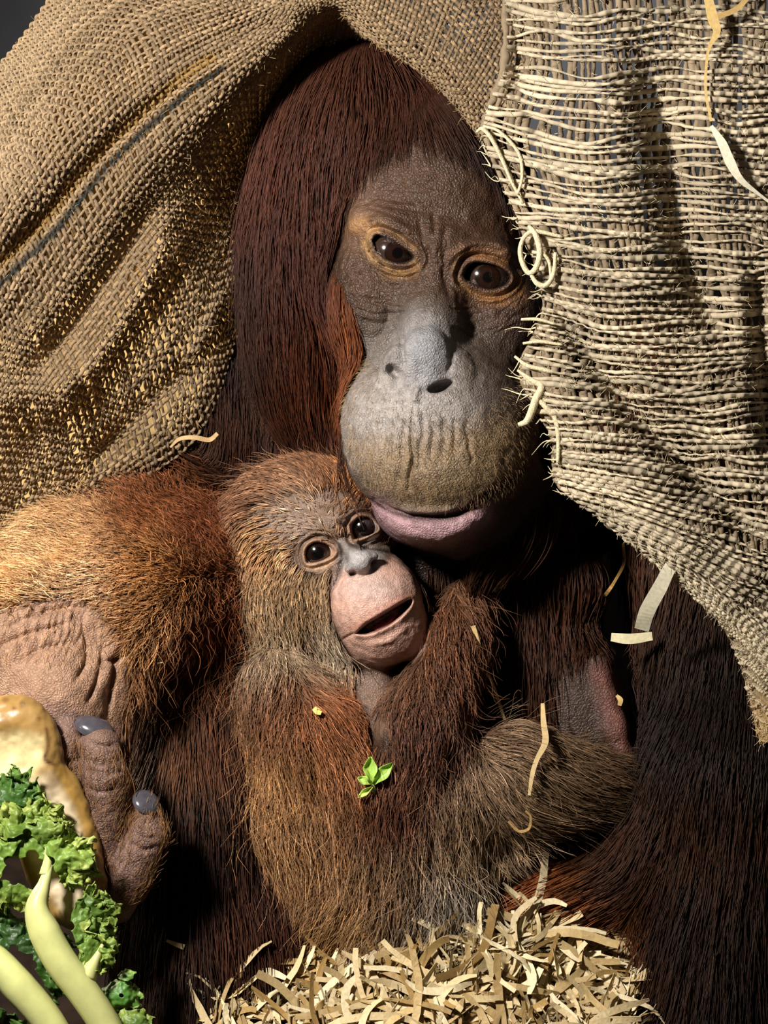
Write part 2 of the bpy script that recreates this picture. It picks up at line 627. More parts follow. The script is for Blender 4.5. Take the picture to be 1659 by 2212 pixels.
# the other arm hanging to the ground, and the leg under the infant
MF.limb([(1600, 1330, -60), (1575, 1700, 40), (1530, 2350, 120)], [160, 180, 190], k=80)
MF.limb([(1620, 1600, -60), (1420, 1880, 70), (1200, 1960, 70), (980, 2020, 30)], [150, 110, 78, 66], k=60)
# arm held along the infant's side
MF.limb([(1150, 1150, -90), (1120, 1420, -30), (1130, 1700, -30)], [80, 66, 66], k=50)
# breast
MF.ell((1250, 1530, -20), (110, 185, 100), roll=-18, k=60)
MF.limb([(1290, 1440, 55), (1330, 1570, 70), (1352, 1655, 75)], [26, 24, 22], k=26)
MF.ell((1230, 1250, 0), (75, 60, 60), roll=-15, k=40)

MP, MQ = surface(MF, (-130, -40, -780), (1800, 2340, 480), 9.0)



def m_face(P, t):
    a = (P[:, 0] > 690) & (P[:, 0] < 1230) & (P[:, 1] > 380) & (P[:, 1] < 1230) & (P[:, 2] > 20)
    if t == 0:
        return a | ((P[:, 0] < 380) & (P[:, 1] > 1230) & (P[:, 1] < 2000) & (P[:, 2] > 150))
    if t == 2:
        return a & (P[:, 1] > 470) & (P[:, 1] < 670) & (P[:, 2] > 60)
    return a


MP, MFc = refine(MP, MQ, m_face, 3)
MP = MF.project(MP, 2)
M = Skin(MP, MFc, MF)
print('mother', len(MP), time.time() - T0)

# eyes
M_EYE_L = [(805, 519), (814, 508), (838, 516), (866, 533), (891, 553), (886, 563), (861, 567), (834, 558), (814, 540)]
M_EYE_R = [(1003, 595), (1012, 577), (1030, 567), (1059, 571), (1084, 581), (1101, 596), (1094, 612), (1073, 622), (1047, 622), (1022, 611), (1007, 603)]
mel = M.eye(M_EYE_L, 40, 5, 7, 4, dmin=60)
mer = M.eye(M_EYE_R, 40, 5, 7, 4, dmin=60)
# folds round the eyes
for k, (pts, w, a) in enumerate([
        ([(790, 505), (812, 490), (850, 503), (900, 540)], 9, -9), ([(780, 490), (815, 474), (860, 487), (905, 520)], 10, 8),
        ([(812, 560), (835, 578), (868, 585), (905, 572)], 5, -5), ([(805, 575), (835, 595), (875, 600), (910, 585)], 6, -5),
        ([(800, 592), (838, 615), (880, 618)], 6, -5), ([(790, 560), (782, 535), (790, 512)], 5, -4),
        ([(985, 580), (1010, 552), (1060, 550), (1110, 575)], 9, -9), ([(980, 555), (1015, 530), (1070, 532), (1120, 560)], 10, 8),
        ([(995, 618), (1020, 636), (1060, 643), (1105, 632)], 5, -5), ([(995, 640), (1025, 658), (1065, 662), (1105, 650)], 6, -5),
        ([(960, 560), (962, 600), (975, 650)], 7, -5)]):
    M.stroke(pts, w, a, 60)
# frown, nose root
M.stroke([(905, 470), (915, 520), (930, 570)], 8, -6, 60)
M.stroke([(965, 480), (958, 530), (962, 575)], 9, -6, 60)
M.stroke([(935, 455), (940, 510)], 6, -4, 60)
for k in range(70):      # fine crow's feet and cheek creases
    x, y = [(770, 560), (800, 660), (860, 640), (1020, 690), (790, 610), (760, 450), (930, 560), (1090, 690)][k % 8]
    x += RNG.uniform(-45, 45); y += RNG.uniform(-45, 45); an = math.atan2(y - 560, x - (850 if x < 940 else 1050)) + 1.57 + RNG.uniform(-.4, .4); l = RNG.uniform(14, 40)
    M.stroke([(x - l * math.cos(an), y - l * math.sin(an)), (x + RNG.uniform(-4, 4), y + RNG.uniform(-4, 4)), (x + l * math.cos(an), y + l * math.sin(an))], RNG.uniform(2.4, 4), -RNG.uniform(1.2, 2.8), 40)
for k in range(9):       # forehead creases
    y = 360 + k * 17
    M.stroke([(735 + 4 * k, y + RNG.uniform(-5, 5)), (800, y - 8 + RNG.uniform(-8, 8)), (880, y + 5 + RNG.uniform(-8, 8)), (990, y + 22)], 4, -2.2, 0)
# nose: wing hollow, line to the cheek
M.stroke([(868, 718), (866, 760), (872, 800)], 7, -9, 150)
M.stroke([(862, 700), (838, 735), (820, 775), (822, 806), (850, 818)], 8, -8, 150)
M.stroke([(972, 740), (976, 780), (966, 812)], 7, -5, 150)
M.stroke([(1010, 750), (1034, 790), (1030, 835)], 9, -4, 150)
M.stroke([(905, 835), (900, 852), (896, 874)], 7, 9, 150)
M.stroke([(800, 610), (835, 650), (835, 700), (800, 750)], 9, -6, 80)
M.stroke([(775, 690), (815, 700), (850, 690)], 7, -5, 80)
M.stroke([(780, 640), (812, 655), (845, 650)], 6, -4, 80)
# upper lip: vertical furrows
for x0, x1, y0, y1, a in [(832, 818, 860, 1040, 4), (850, 842, 870, 1010, 5), (872, 862, 880, 1040, 6), (893, 884, 885, 1060, 7), (914, 906, 895, 1030, 7),
                          (935, 930, 890, 1000, 5), (960, 958, 900, 1030, 4), (985, 986, 905, 1010, 3), (805, 793, 860, 990, 4), (1010, 1018, 900, 1000, 3)]:
    ys = np.linspace(y0 + RNG.uniform(-15, 10), y1 + RNG.uniform(-40, 25), 6)
    M.stroke([(x0 + (x1 - x0) * (y - y0) / (y1 - y0) + RNG.uniform(-5, 5), y) for y in ys], RNG.uniform(4.5, 8.5), -a * RNG.uniform(0.8, 1.6), 100)
# mouth line, lips
M_MOUTH = [(806, 1082), (825, 1094), (850, 1107), (897, 1118), (955, 1118), (998, 1108), (1034, 1088), (1070, 1062), (1107, 1038), (1140, 1012)]
M.stroke(M_MOUTH, 8, -20, 60)
M.stroke([(860, 1095), (900, 1104), (955, 1104), (1000, 1094)], 9, 7, 60)
M.stroke([(830, 1120), (880, 1146), (935, 1154), (990, 1142), (1050, 1105)], 20, 10, 60)
M.stroke([(850, 1168), (900, 1196), (960, 1202), (1040, 1172)], 12, -8, 40)
# hand creases, wrist folds
for k in range(13):
    x = -10 + 14 * k + RNG.uniform(-4, 4)
    M.stroke([(x + 55, 1290 - 2 * k), (x + 28, 1330 + RNG.uniform(-8, 8)), (x + 22, 1370), (x - 6, 1425 + RNG.uniform(-15, 15))], 5, -6, 100)
for pts in ([(0, 1360), (70, 1330), (150, 1310), (220, 1310)], [(-10, 1400), (60, 1370), (150, 1345)], [(20, 1440), (90, 1400), (160, 1390)],
            [(180, 1340), (190, 1420), (160, 1480)], [(225, 1380), (215, 1460), (185, 1530)], [(262, 1390), (245, 1470), (235, 1540)],
            [(210, 1430), (250, 1425), (290, 1410)]):
    M.stroke(pts, 6, -9, 100)
for pts in ([(182, 1640), (222, 1650), (268, 1640)], [(180, 1662), (225, 1672), (272, 1664)], [(176, 1700), (220, 1712), (262, 1700)],
            [(290, 1800), (318, 1812), (350, 1806)], [(284, 1822), (312, 1836), (346, 1826)], [(115, 1640), (142, 1648), (172, 1640)], [(118, 1662), (142, 1668), (172, 1660)],
            [(192, 1600), (225, 1612), (258, 1606)]):
    M.stroke(pts, 4.5, -6, 200)
# fine wobble so no surface is machine-smooth
nz = vnoise(M.P / 26.0, 1) * 2.2 + vnoise(M.P / 11.0, 2) * 1.1
M.P += M.N * nz[:, None]

# pigment, with light painted on the forehead rim and muzzle
M.C[:] = lin('#24160f')
M.paint('#4a3426', poly=[(715, 480), (735, 330), (800, 260), (900, 240), (1050, 300), (1130, 480), (1140, 640), (1100, 720), (960, 700), (900, 720), (790, 720), (735, 600)], soft=40, dmin=0)
M.paint('#6a5040', blobs=[(745, 430, 60, 110), (770, 480, 60, 60)], dmin=0)  # lit left rim of the forehead, painted as lighter skin
M.paint('#4a3d33', poly=[(770, 720), (860, 640), (940, 640), (1040, 690), (1150, 800), (1170, 960), (1080, 1080), (960, 1110), (830, 1080), (750, 980), (735, 830)], soft=45, dmin=60)
M.paint('#a39c97', blobs=[(860, 900, 170, 140), (915, 770, 80, 90)], dmin=60, a=0.95)  # grey muzzle, lightened at upper left to carry a highlight
M.paint('#85878e', blobs=[(917, 765, 55, 75)], dmin=60, a=0.8)
M.paint('#8a7355', poly=[(760, 960), (1170, 900), (1180, 1000), (1080, 1060), (960, 1105), (850, 1090), (790, 1050)], soft=45, dmin=60, a=0.8)
M.paint('#a67c4e', blobs=[(775, 485, 26, 22), (812, 492, 24, 14)], dmin=60, a=0.6, grit=0.8)
M.paint('#a88558', line=[(797, 505), (790, 530), (808, 558), (840, 577)], width=10, dmin=60, a=0.55, grit=0.9)
M.paint('#94704a', line=[(840, 500), (870, 515), (895, 538)], width=7, dmin=60, a=0.4, grit=0.9)
M.paint('#9a7446', blobs=[(862, 592, 36, 12), (895, 578, 12, 22)], dmin=60, a=0.6, grit=0.9)
M.paint('#8a6240', blobs=[(1040, 548, 56, 20), (1090, 566, 26, 16)], dmin=60, a=0.7, grit=0.7)
M.paint('#9c7448', line=[(985, 575), (990, 605), (1015, 630), (1060, 640), (1105, 628), (1120, 590)], width=8, dmin=60, a=0.55, grit=0.9)
M.paint('#8c6038', blobs=[(1075, 648, 46, 14), (1118, 620, 16, 24)], dmin=60, a=0.6, grit=0.8)
M.paint('#2a1f1a', line=M_EYE_L + M_EYE_L[:1], width=3.5, dmin=60, a=0.9)
M.paint('#2a1f1a', line=M_EYE_R + M_EYE_R[:1], width=3.5, dmin=60, a=0.9)
M.paint('#c09aa0', line=[(815, 1100), (850, 1130), (897, 1146), (940, 1152), (990, 1140), (1040, 1108)], width=26, dmin=40, a=0.95)
M.paint('#3a2426', line=M_MOUTH, width=5, dmin=40, a=0.9)
M.paint('#a8846b', poly=[(-60, 1300), (60, 1290), (160, 1280), (230, 1310), (290, 1360), (285, 1500), (240, 1620), (100, 1640), (-60, 1600)], soft=30, dmin=80)
M.paint('#7c6156', poly=[(100, 1520), (240, 1560), (380, 1720), (380, 1900), (250, 2010), (180, 1900), (110, 1700)], soft=16, dmin=250)
M.paint('#4a3a32', poly=[(1170, 1350), (1310, 1330), (1400, 1640), (1340, 1720), (1200, 1700)], soft=40, dmin=-100)
M.paint('#74493f', line=[(1300, 1450), (1335, 1560), (1358, 1650)], width=26, dmin=-50, a=0.9)
M.paint('#7a4234', blobs=[(1225, 1262, 45, 24)], dmin=-100, a=0.7)

M_skin = mat_skin('weathered ape skin', 0.42, 0.75, 1000.0, 0.04)
mother = empty('orangutan', (870, 2200, -200))
tag(mother, 'adult orangutan with grey muzzle sitting under the burlap and holding the infant', 'orangutan')
mo = link('body', M.mesh('orangutan_body'), mother, M_skin)

# ------------------------------------------------------------------ infant: one continuous body
BF = Field()
BF.ell((648, 1165, -25), (182, 168, 170), roll=-25, k=40)
BF.ell((722, 1150, 25), (136, 116, 128), roll=-28, k=50)
BF.ell((635, 1300, 10), (125, 125, 125), roll=-20, k=60)
BF.ell((735, 1250, 80), (115, 105, 90), roll=-30, k=50)
BF.limb([(655, 1150, 138), (725, 1132, 160), (790, 1092, 130)], [26, 22, 24], k=36)
BF.ell((806, 1290, 135), (100, 92, 110), roll=-30, k=45)          # muzzle
BF.ell((822, 1325, 160), (88, 74, 92), roll=-32, k=40)
BF.ell((842, 1368, 135), (86, 68, 95), roll=-22, k=26)            # chin
BF.ell((780, 1340, 60), (100, 95, 100), roll=-20, k=50)
BF.limb([(752, 1178, 175), (770, 1200, 215)], [20, 22], k=30)
BF.ell((781, 1213, 232), (27, 22, 22), roll=-30, k=14)
BF.ell((757, 1228, 222), (13, 11, 14), roll=-30, k=10)
BF.ell((806, 1203, 222), (12, 11, 14), roll=-30, k=10)
BF.ell((759, 1240, 236), (9, 5.5, 20), roll=-25, k=8, cut=True)
BF.ell((807, 1215, 236), (7, 5.5, 20), roll=-55, k=8, cut=True)
# trunk
BF.limb([(760, 1420, -20), (800, 1560, 0), (830, 1760, 70), (860, 1940, 70)], [80, 140, 165, 150], k=60)
BF.ell((900, 1930, 85), (150, 120, 120), k=50)
# arms meeting over the chest, one lifted towards the mother
BF.limb([(600, 1490, 80), (690, 1600, 165), (782, 1718, 215)], [84, 80, 48], k=26)
BF.limb([(620, 1560, 60), (640, 1780, 80), (720, 1960, 60)], [80, 90, 90], k=60)
BF.limb([(835, 1735, 200), (900, 1580, 190), (985, 1380, 130), (1010, 1290, 80)], [60, 84, 58, 40], k=22)
# thigh, shin and foot
BF.limb([(930, 1750, 110), (1110, 1672, 150), (1340, 1695, 70)], [110, 90, 52], k=50)
BF.limb([(1070, 1890, 70), (1110, 1868, 100)], [50, 36], k=30)
BF.limb([(1110, 1880, 108), (1150, 1896, 118), (1168, 1922, 112), (1166, 1946, 100)], [22, 17, 14, 9], k=14)
BF.limb([(1130, 1866, 80), (1182, 1872, 104), (1208, 1894, 104), (1216, 1922, 92)], [26, 18, 15, 10], k=14)

BP, BQ = surface(BF, (400, 950, -220), (1440, 2130, 320), 6.0)


def b_face(P, t):
    a = (P[:, 0] > 560) & (P[:, 0] < 950) & (P[:, 1] > 1040) & (P[:, 1] < 1460) & (P[:, 2] > 30)
    if t == 1:
        return a & (P[:, 0] > 620) & (P[:, 1] < 1410) & (P[:, 2] > 70)
    return a


BP, BFc = refine(BP, BQ, b_face, 2)
BP = BF.project(BP, 2)
B = Skin(BP, BFc, BF)
print('infant', len(BP), time.time() - T0)
B_EYE_L = [(659.5, 1199), (664, 1183), (681, 1171.5), (703, 1175), (720, 1188), (717.5, 1199), (700, 1208.5), (679, 1215), (664, 1214.5)]
B_EYE_R = [(759.5, 1151), (760, 1135), (773, 1119), (794, 1118.5), (809, 1130), (815.5, 1142), (804.6, 1149.5), (783.6, 1159.5), (766, 1165.5)]
bel = B.eye(B_EYE_L, 26, 5.5, 5, 3.2, dmin=50)
ber = B.eye(B_EYE_R, 26, 5.5, 5, 3.2, dmin=30)
for pts, w, a in [
        ([(735, 1180), (737, 1205), (728, 1245), (708, 1285)], 5, -6), ([(744, 1190), (747, 1215), (738, 1250), (722, 1280)], 4, -3.5),
        ([(757, 1176), (785, 1183), (825, 1189), (860, 1198)], 5, -6), ([(765, 1170), (800, 1174), (840, 1180)], 4, -3),
        ([(665, 1228), (690, 1232), (718, 1216)], 3.5, -3.5), ([(668, 1242), (695, 1246), (724, 1226)], 4, -3.5), ([(672, 1258), (700, 1260), (726, 1240)], 4, -3),
        ([(772, 1172), (796, 1167), (820, 1155)], 3.5, -3),
        ([(655, 1180), (680, 1158), (710, 1162), (732, 1182)], 4, -4), ([(752, 1140), (768, 1110), (800, 1106), (822, 1128)], 4, -4),
        ([(722, 1128), (737, 1150), (745, 1170)], 4, -4), ([(738, 1122), (748, 1145), (751, 1165)], 4, -3),
        ([(757, 1252), (775, 1250), (800, 1238), (815, 1222)], 3.5, -3)]:
    B.stroke(pts, w, a, 40)
# open mouth
B_MOUTH = [(768, 1369), (778, 1357), (791, 1346), (822, 1328), (857, 1307), (878, 1296), (890, 1294), (888, 1307), (868, 1330), (840, 1351), (812, 1364), (790, 1371)]
i = np.nonzero(B.front(60))[0]
sd = poly_sd(B.P[i, :2], smooth_line(np.vstack([B_MOUTH, B_MOUTH[:1]]), 4)[:-1])
B.P[i, 2] += -34 * sstep(2.5, -7, sd) + 3.5 * np.exp(-((sd - 5) / 5) ** 2)
B.stroke([(800, 1362), (830, 1348), (856, 1328)], 6, 10, 40)          # tongue
B.stroke([(768, 1369), (750, 1376), (738, 1385)], 4, -4, 40)
B.stroke([(785, 1392), (835, 1385), (885, 1350)], 7, 3, 40)
nz = vnoise(B.P / 18.0, 5) * 1.2 + vnoise(B.P / 7.0, 6) * 0.5
B.P += B.N * nz[:, None]

B.C[:] = lin('#3a261b')
B.paint('#6c5647', poly=[(560, 1120), (640, 1050), (760, 1060), (830, 1100), (860, 1190), (760, 1230), (700, 1290), (600, 1290), (540, 1200)], soft=40, dmin=0)
B.paint('#8f7a6c', blobs=[(620, 1120, 70, 50), (680, 1090, 80, 40)], dmin=0, a=0.6)  # painted highlight on the upper left of the forehead
B.paint('#8b8784', poly=[(735, 1170), (760, 1178), (830, 1190), (815, 1250), (740, 1260)], soft=16, dmin=60)
B.paint('#d2a896', poly=[(716, 1262), (745, 1232), (800, 1240), (850, 1205), (885, 1235), (915, 1300), (930, 1380), (890, 1425), (820, 1440), (762, 1425), (735, 1370), (712, 1310)], soft=14, dmin=30)
B.paint('#b9a39c', blobs=[(800, 1268, 70, 30)], dmin=60, a=0.7)
B.paint('#aeaaa8', blobs=[(781, 1212, 34, 26)], dmin=100, a=0.85)
B.paint('#a06a58', line=[(762, 1360), (800, 1332), (850, 1304), (885, 1286)], width=10, dmin=60, a=0.6)
B.paint('#c79f82', line=B_EYE_L + B_EYE_L[:1], width=7, dmin=40, a=0.75)
B.paint('#c79f82', line=B_EYE_R + B_EYE_R[:1], width=7, dmin=30, a=0.75)
B.paint('#c4a07f', line=[(664, 1224), (690, 1228), (718, 1212)], width=6, dmin=40, a=0.7)
B.paint('#3a2c26', line=[(733, 1175), (737, 1205), (729, 1245), (708, 1285)], width=4.5, dmin=40, a=0.8)
B.paint('#3a2c26', line=[(757, 1176), (785, 1183), (825, 1189), (860, 1198)], width=4, dmin=40, a=0.8)
B.paint('#1a0f10', line=[(757, 1241), (762, 1240)], width=6, dmin=100, a=0.9)
B.paint('#1a0f10', line=[(806, 1216), (810, 1213)], width=5, dmin=100, a=0.9)
i = np.nonzero(B.front(20, nz=-0.6))[0]
sd = poly_sd(B.P[i, :2], B_MOUTH)
w = sstep(3, -5, sd)[:, None]
B.C[i] += w * (lin('#2c0d10') - B.C[i])
B.paint('#8a3a3c', line=[(812, 1358), (835, 1346), (858, 1328)], width=6, dmin=40, a=0.8)
B.paint('#7d6455', poly=[(770, 1460), (830, 1450), (850, 1560), (810, 1600), (780, 1540)], soft=20)
B.paint('#6a4a42', poly=[(1040, 1830), (1240, 1830), (1240, 1960), (1060, 1970)], soft=20)
M_bskin = mat_skin('infant ape skin', 0.36, 0.5, 1300.0, 0.06, mott=0.25)
infant = empty('orangutan', (860, 2050, 60))
tag(infant, 'baby orangutan with pink muzzle and wide dark eyes lying against the adult', 'orangutan')
bo = link('body', B.mesh('infant_body'), infant, M_bskin)


# ------------------------------------------------------------------ eyes and nails
M_eye = mat_plain('wet eyeball', '#ffffff', 0.12, 0.6, 0.1, 400, 0, 1.0, attr=True)


def eyeball(parent, c, R, gaze, iris_r, cols, name='eye'):
    """c: centre (px, px, depth); gaze: direction in picture axes"""
    gz = np.array(gaze, float); gz /= np.linalg.norm(gz)
    u = np.cross(gz, [0, 1, 0]); u /= np.linalg.norm(u); v = np.cross(gz, u)
    def cap(a0, a1, n, m, rr):
        P = []
        for i in range(n + 1):
            a = a0 + (a1 - a0) * i / n
            for j in range(m):
                b = 2 * math.pi * j / m
                P.append(np.array(c) + rr * (math.cos(a) * gz + math.sin(a) * (math.cos(b) * u + math.sin(b) * v)))
        F = [(i * m + j, i * m + (j + 1) % m, (i + 1) * m + (j + 1) % m, (i + 1) * m + j) for i in range(n) for j in range(m)]
        return np.array(P), F
    P, F = cap(0.001, math.pi - 0.001, 24, 32, R)
    me = mesh_from(name, W(P), F, np.tile(lin(cols[0]), (len(P), 1)))
    o = link(name, me, parent, M_eye)
    ai = math.asin(iris_r / R)
    P, F = cap(0.001, ai, 8, 32, R * 1.012)
    t = np.linspace(0, 1, 9).repeat(32)[:, None]
    cc = lin(cols[1]) * (1 - t ** 3 * 0.6) + 0 * t
    cc[t[:, 0] < 0.5] = lin(cols[2])
    link('iris', mesh_from('iris', W(P), F, cc), o, M_eye)
    return o


def set_eye(parent, er, R, gaze, ir, cols, back=3.0, shift=(0, 0)):
    (cx, cy), rim = er
    return eyeball(parent, (cx + shift[0], cy + shift[1], rim - back - R), R, gaze, ir, cols)


set_eye(mother, mel, 58, (0.22, 0.12, 0.95), 27, ('#33251f', '#26140d', '#050303'), 2)
set_eye(mother, mer, 58, (0.10, 0.05, 0.97), 27, ('#33251f', '#26140d', '#050303'), 2)
set_eye(infant, bel, 39, (-0.04, -0.02, 1), 27, ('#e9e2dc', '#1a0d09', '#040202'), 1)
set_eye(infant, ber, 39, (-0.10, -0.08, 1), 27, ('#e9e2dc', '#1a0d09', '#040202'), 1)
M_nail = mat_plain('dark glossy nail', '#4c4a52', 0.2, 0.6, 0.3, 300, 0, 0.6)


def nail(parent, c, rx, ry, roll, tilt):
    """a curved nail plate: half ellipsoid shell"""
    F = Field(); F.ell(c, (rx, ry, rx * 0.42), roll=roll, pitch=tilt, k=1)
    P = []; n, m = 8, 20
    R = F.pr[0][3]; r = F.pr[0][2]
    for i in range(n + 1):
        a = math.pi * 0.5 * i / n + 0.001
        for j in range(m):
            b = 2 * math.pi * j / m
            P.append(np.array(c) + R @ (r * np.array([math.sin(a) * math.cos(b), math.sin(a) * math.sin(b), math.cos(a)])))
    Fc = [(i * m + j, i * m + (j + 1) % m, (i + 1) * m + (j + 1) % m, (i + 1) * m + j) for i in range(n) for j in range(m)]
    return link('nail', mesh_from('nail', W(np.array(P)), Fc), parent, M_nail)


nail(mother, (204, 1574, 352), 46, 32, 20, 45)
nail(mother, (315, 1733, 372), 31, 32, 30, 40)


# ------------------------------------------------------------------ fur
def hair_object(name, pts, rad, cols, parent, mat):
    """pts n x k x 3 (world), rad n x k, cols n x k x 3"""
    n, k = pts.shape[:2]
    hc = bpy.data.hair_curves.new(name)
    hc.add_curves([k] * n)
    hc.attributes['position'].data.foreach_set('vector', np.ascontiguousarray(pts, np.float32).ravel())
    ra = hc.attributes.get('radius') or hc.attributes.new('radius', 'FLOAT', 'POINT')
    ra.data.foreach_set('value', np.ascontiguousarray(rad, np.float32).ravel())
    ca = hc.attributes.new('Col', 'FLOAT_COLOR', 'POINT')
    c4 = np.ones((n * k, 4), np.float32); c4[:, :3] = cols.reshape(-1, 3)
    ca.data.foreach_set('color', c4.ravel())
    o = link(name, hc, parent, mat)
    return o


def guide_field(guides, soft=45.0):
    G = np.array(guides, float)
    dirs = G[:, 2:5] / np.linalg.norm(G[:, 2:5], axis=1, keepdims=True)
    def at(xy):
        w = 1.0 / (((xy[:, None, :] - G[None, :, :2]) ** 2).sum(-1) + soft ** 2) ** 2
        w /= w.sum(1, keepdims=True)
        return w @ dirs, w @ G[:, 5]
    return at


def grow(skin, n, dens, guides, color, radius, steps=7, lift=0.35, jitter=0.18, clump=0.5, cell=26.0, wave=0.10, margin=6.0, tipbright=1.35, rootdark=0.55, soft=45.0, lenvar=0.35, sink=3.0, hi=0.16, himul=1.8):
    F4 = skin.F4
    c = skin.P[F4].mean(1); nn = skin.N[F4].mean(1)
    w = dens(c[:, 0], c[:, 1], c[:, 2], nn)
    e1 = skin.P[F4[:, 2]] - skin.P[F4[:, 0]]; e2 = skin.P[F4[:, 3]] - skin.P[F4[:, 1]]
    A = np.linalg.norm(np.cross(e1, e2), axis=1)
    p = A * w
    p = p / p.sum()
    fi = RNG.choice(len(F4), n, p=p)
    u = RNG.random((n, 1)); v = RNG.random((n, 1))
    q = skin.P[F4[fi]]
    root = (q[:, 0] * (1 - u) + q[:, 1] * u) * (1 - v) + (q[:, 3] * (1 - u) + q[:, 2] * u) * v
    N = nn[fi]; N /= np.linalg.norm(N, axis=1, keepdims=True) + 1e-9
    gf = guide_field(guides, soft)
    _, L = gf(root[:, :2])
    L = L * (1 + lenvar * RNG.uniform(-1, 1, n))
    jit = RNG.normal(0, jitter, (n, 3))
    ph = RNG.uniform(0, 6.28, (n, 2)); fr = RNG.uniform(0.5, 1.5, n)
    P = root - N * sink
    out = [P.copy()]
    ncur = N
    for s in range(1, steps):
        t = s / (steps - 1)
        g, _ = gf(P[:, :2])
        g = g - ncur * (g * ncur).sum(1, keepdims=True) * 0.85
        wv = np.stack([np.sin(ph[:, 0] + 6.28 * fr * t), np.zeros(n), np.cos(ph[:, 1] + 6.28 * fr * t)], 1) * wave * 2
        dr = g / (np.linalg.norm(g, axis=1, keepdims=True) + 1e-9) + ncur * lift * (1 - 0.6 * t) + jit + wv
        dr /= np.linalg.norm(dr, axis=1, keepdims=True)
        P = P + dr * (L / (steps - 1))[:, None]
        gr, m, val = skin.f.grad(P)
        ncur = gr
        push = np.clip(margin * (0.4 + t) - val, 0, 25)
        P = P + gr * push[:, None]
        out.append(P.copy())
    pts = np.stack(out, 1)
    # gather neighbouring strands into locks
    key = np.floor(root[:, :2] / cell + RNG.uniform(-0.35, 0.35, (n, 2))).astype(np.int64)
    kk = key[:, 0] * 100003 + key[:, 1] + np.floor(root[:, 2] / 45).astype(np.int64) * 7919 * 100003
    uq, inv = np.unique(kk, return_inverse=True)
    cnt = np.bincount(inv).astype(float)
    ctr = np.zeros((len(uq), steps, 3)); np.add.at(ctr, inv, pts); ctr /= cnt[:, None, None]
    tt = np.linspace(0, 1, steps)[None, :, None] ** 1.4
    cl = clump * RNG.uniform(0.3, 1.2, len(uq))[inv][:, None, None]
    pts = pts + (ctr[inv] - pts) * tt * cl
    col = color(root, RNG)
    lockv = RNG.uniform(0.75, 1.25, len(uq))[inv]
    col = col * (lockv * RNG.uniform(0.65, 1.25, n) * np.where(RNG.random(n) < hi, himul, 1.0))[:, None]
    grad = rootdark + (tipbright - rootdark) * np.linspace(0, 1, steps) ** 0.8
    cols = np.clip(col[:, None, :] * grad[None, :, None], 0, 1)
    rad = radius * RNG.uniform(0.7, 1.25, (n, 1)) * np.array([1.0] * (steps - 2) + [0.8, 0.25])[None, :]
    Wp = W(pts.reshape(-1, 3)).reshape(n, steps, 3)
    return Wp, rad * S, cols


def as_f4(F):
    return np.array([f if len(f) == 4 else (f[0], f[1], f[2], f[2]) for f in F], np.int64)


def pal(stops):
    """colour by place: (x, y, hex) nearest-weighted"""
    G = np.array([[a, b] for a, b, _ in stops], float); K = np.array([lin(c) for _, _, c in stops])
    def f(root, rng):
        w = 1.0 / (((root[:, None, :2] - G[None]) ** 2).sum(-1) + 40 ** 2) ** 2
        w /= w.sum(1, keepdims=True)
        return w @ K
    return f


M.F4 = as_f4(M.F); B.F4 = as_f4(B.F)
M_fur = mat_hair('fur', 0.5, 0.16)

M_FACE = [(770, 262), (735, 330), (716, 400), (713, 460), (722, 560), (758, 650), (772, 712), (742, 790), (733, 900), (755, 1010), (800, 1085), (830, 1165), (900, 1212), (1000, 1212), (1120, 1140), (1200, 1010),
          (1180, 800), (1160, 650), (1150, 520), (1110, 400), (1010, 290), (890, 240)]
M_WRIST = [(-90, 1330), (40, 1320), (150, 1290), (215, 1310), (300, 1400), (285, 1500), (260, 1600), (380, 1720), (390, 1900), (260, 2010), (150, 1990), (60, 1700), (-90, 1650)]
M_BREAST = [(1195, 1330), (1320, 1320), (1400, 1640), (1365, 1720), (1270, 1720), (1195, 1660)]


def m_base(x, y, d, n):
    xy = np.stack([x, y], 1)
    w = sstep(-0.55, -0.15, n[:, 2]) * (x > -80) * (x < 1760) * (y > -20) * (y < 2330)
    w = w * sstep(-3, 12, poly_sd(xy, M_FACE))
    w = w * np.maximum(sstep(-10, 25, poly_sd(xy, M_WRIST)), (d < 125) | ((x > 290) & (d < 240)))
    w = w * np.maximum(sstep(-10, 25, poly_sd(xy, M_BREAST)), d < -60)
    return w


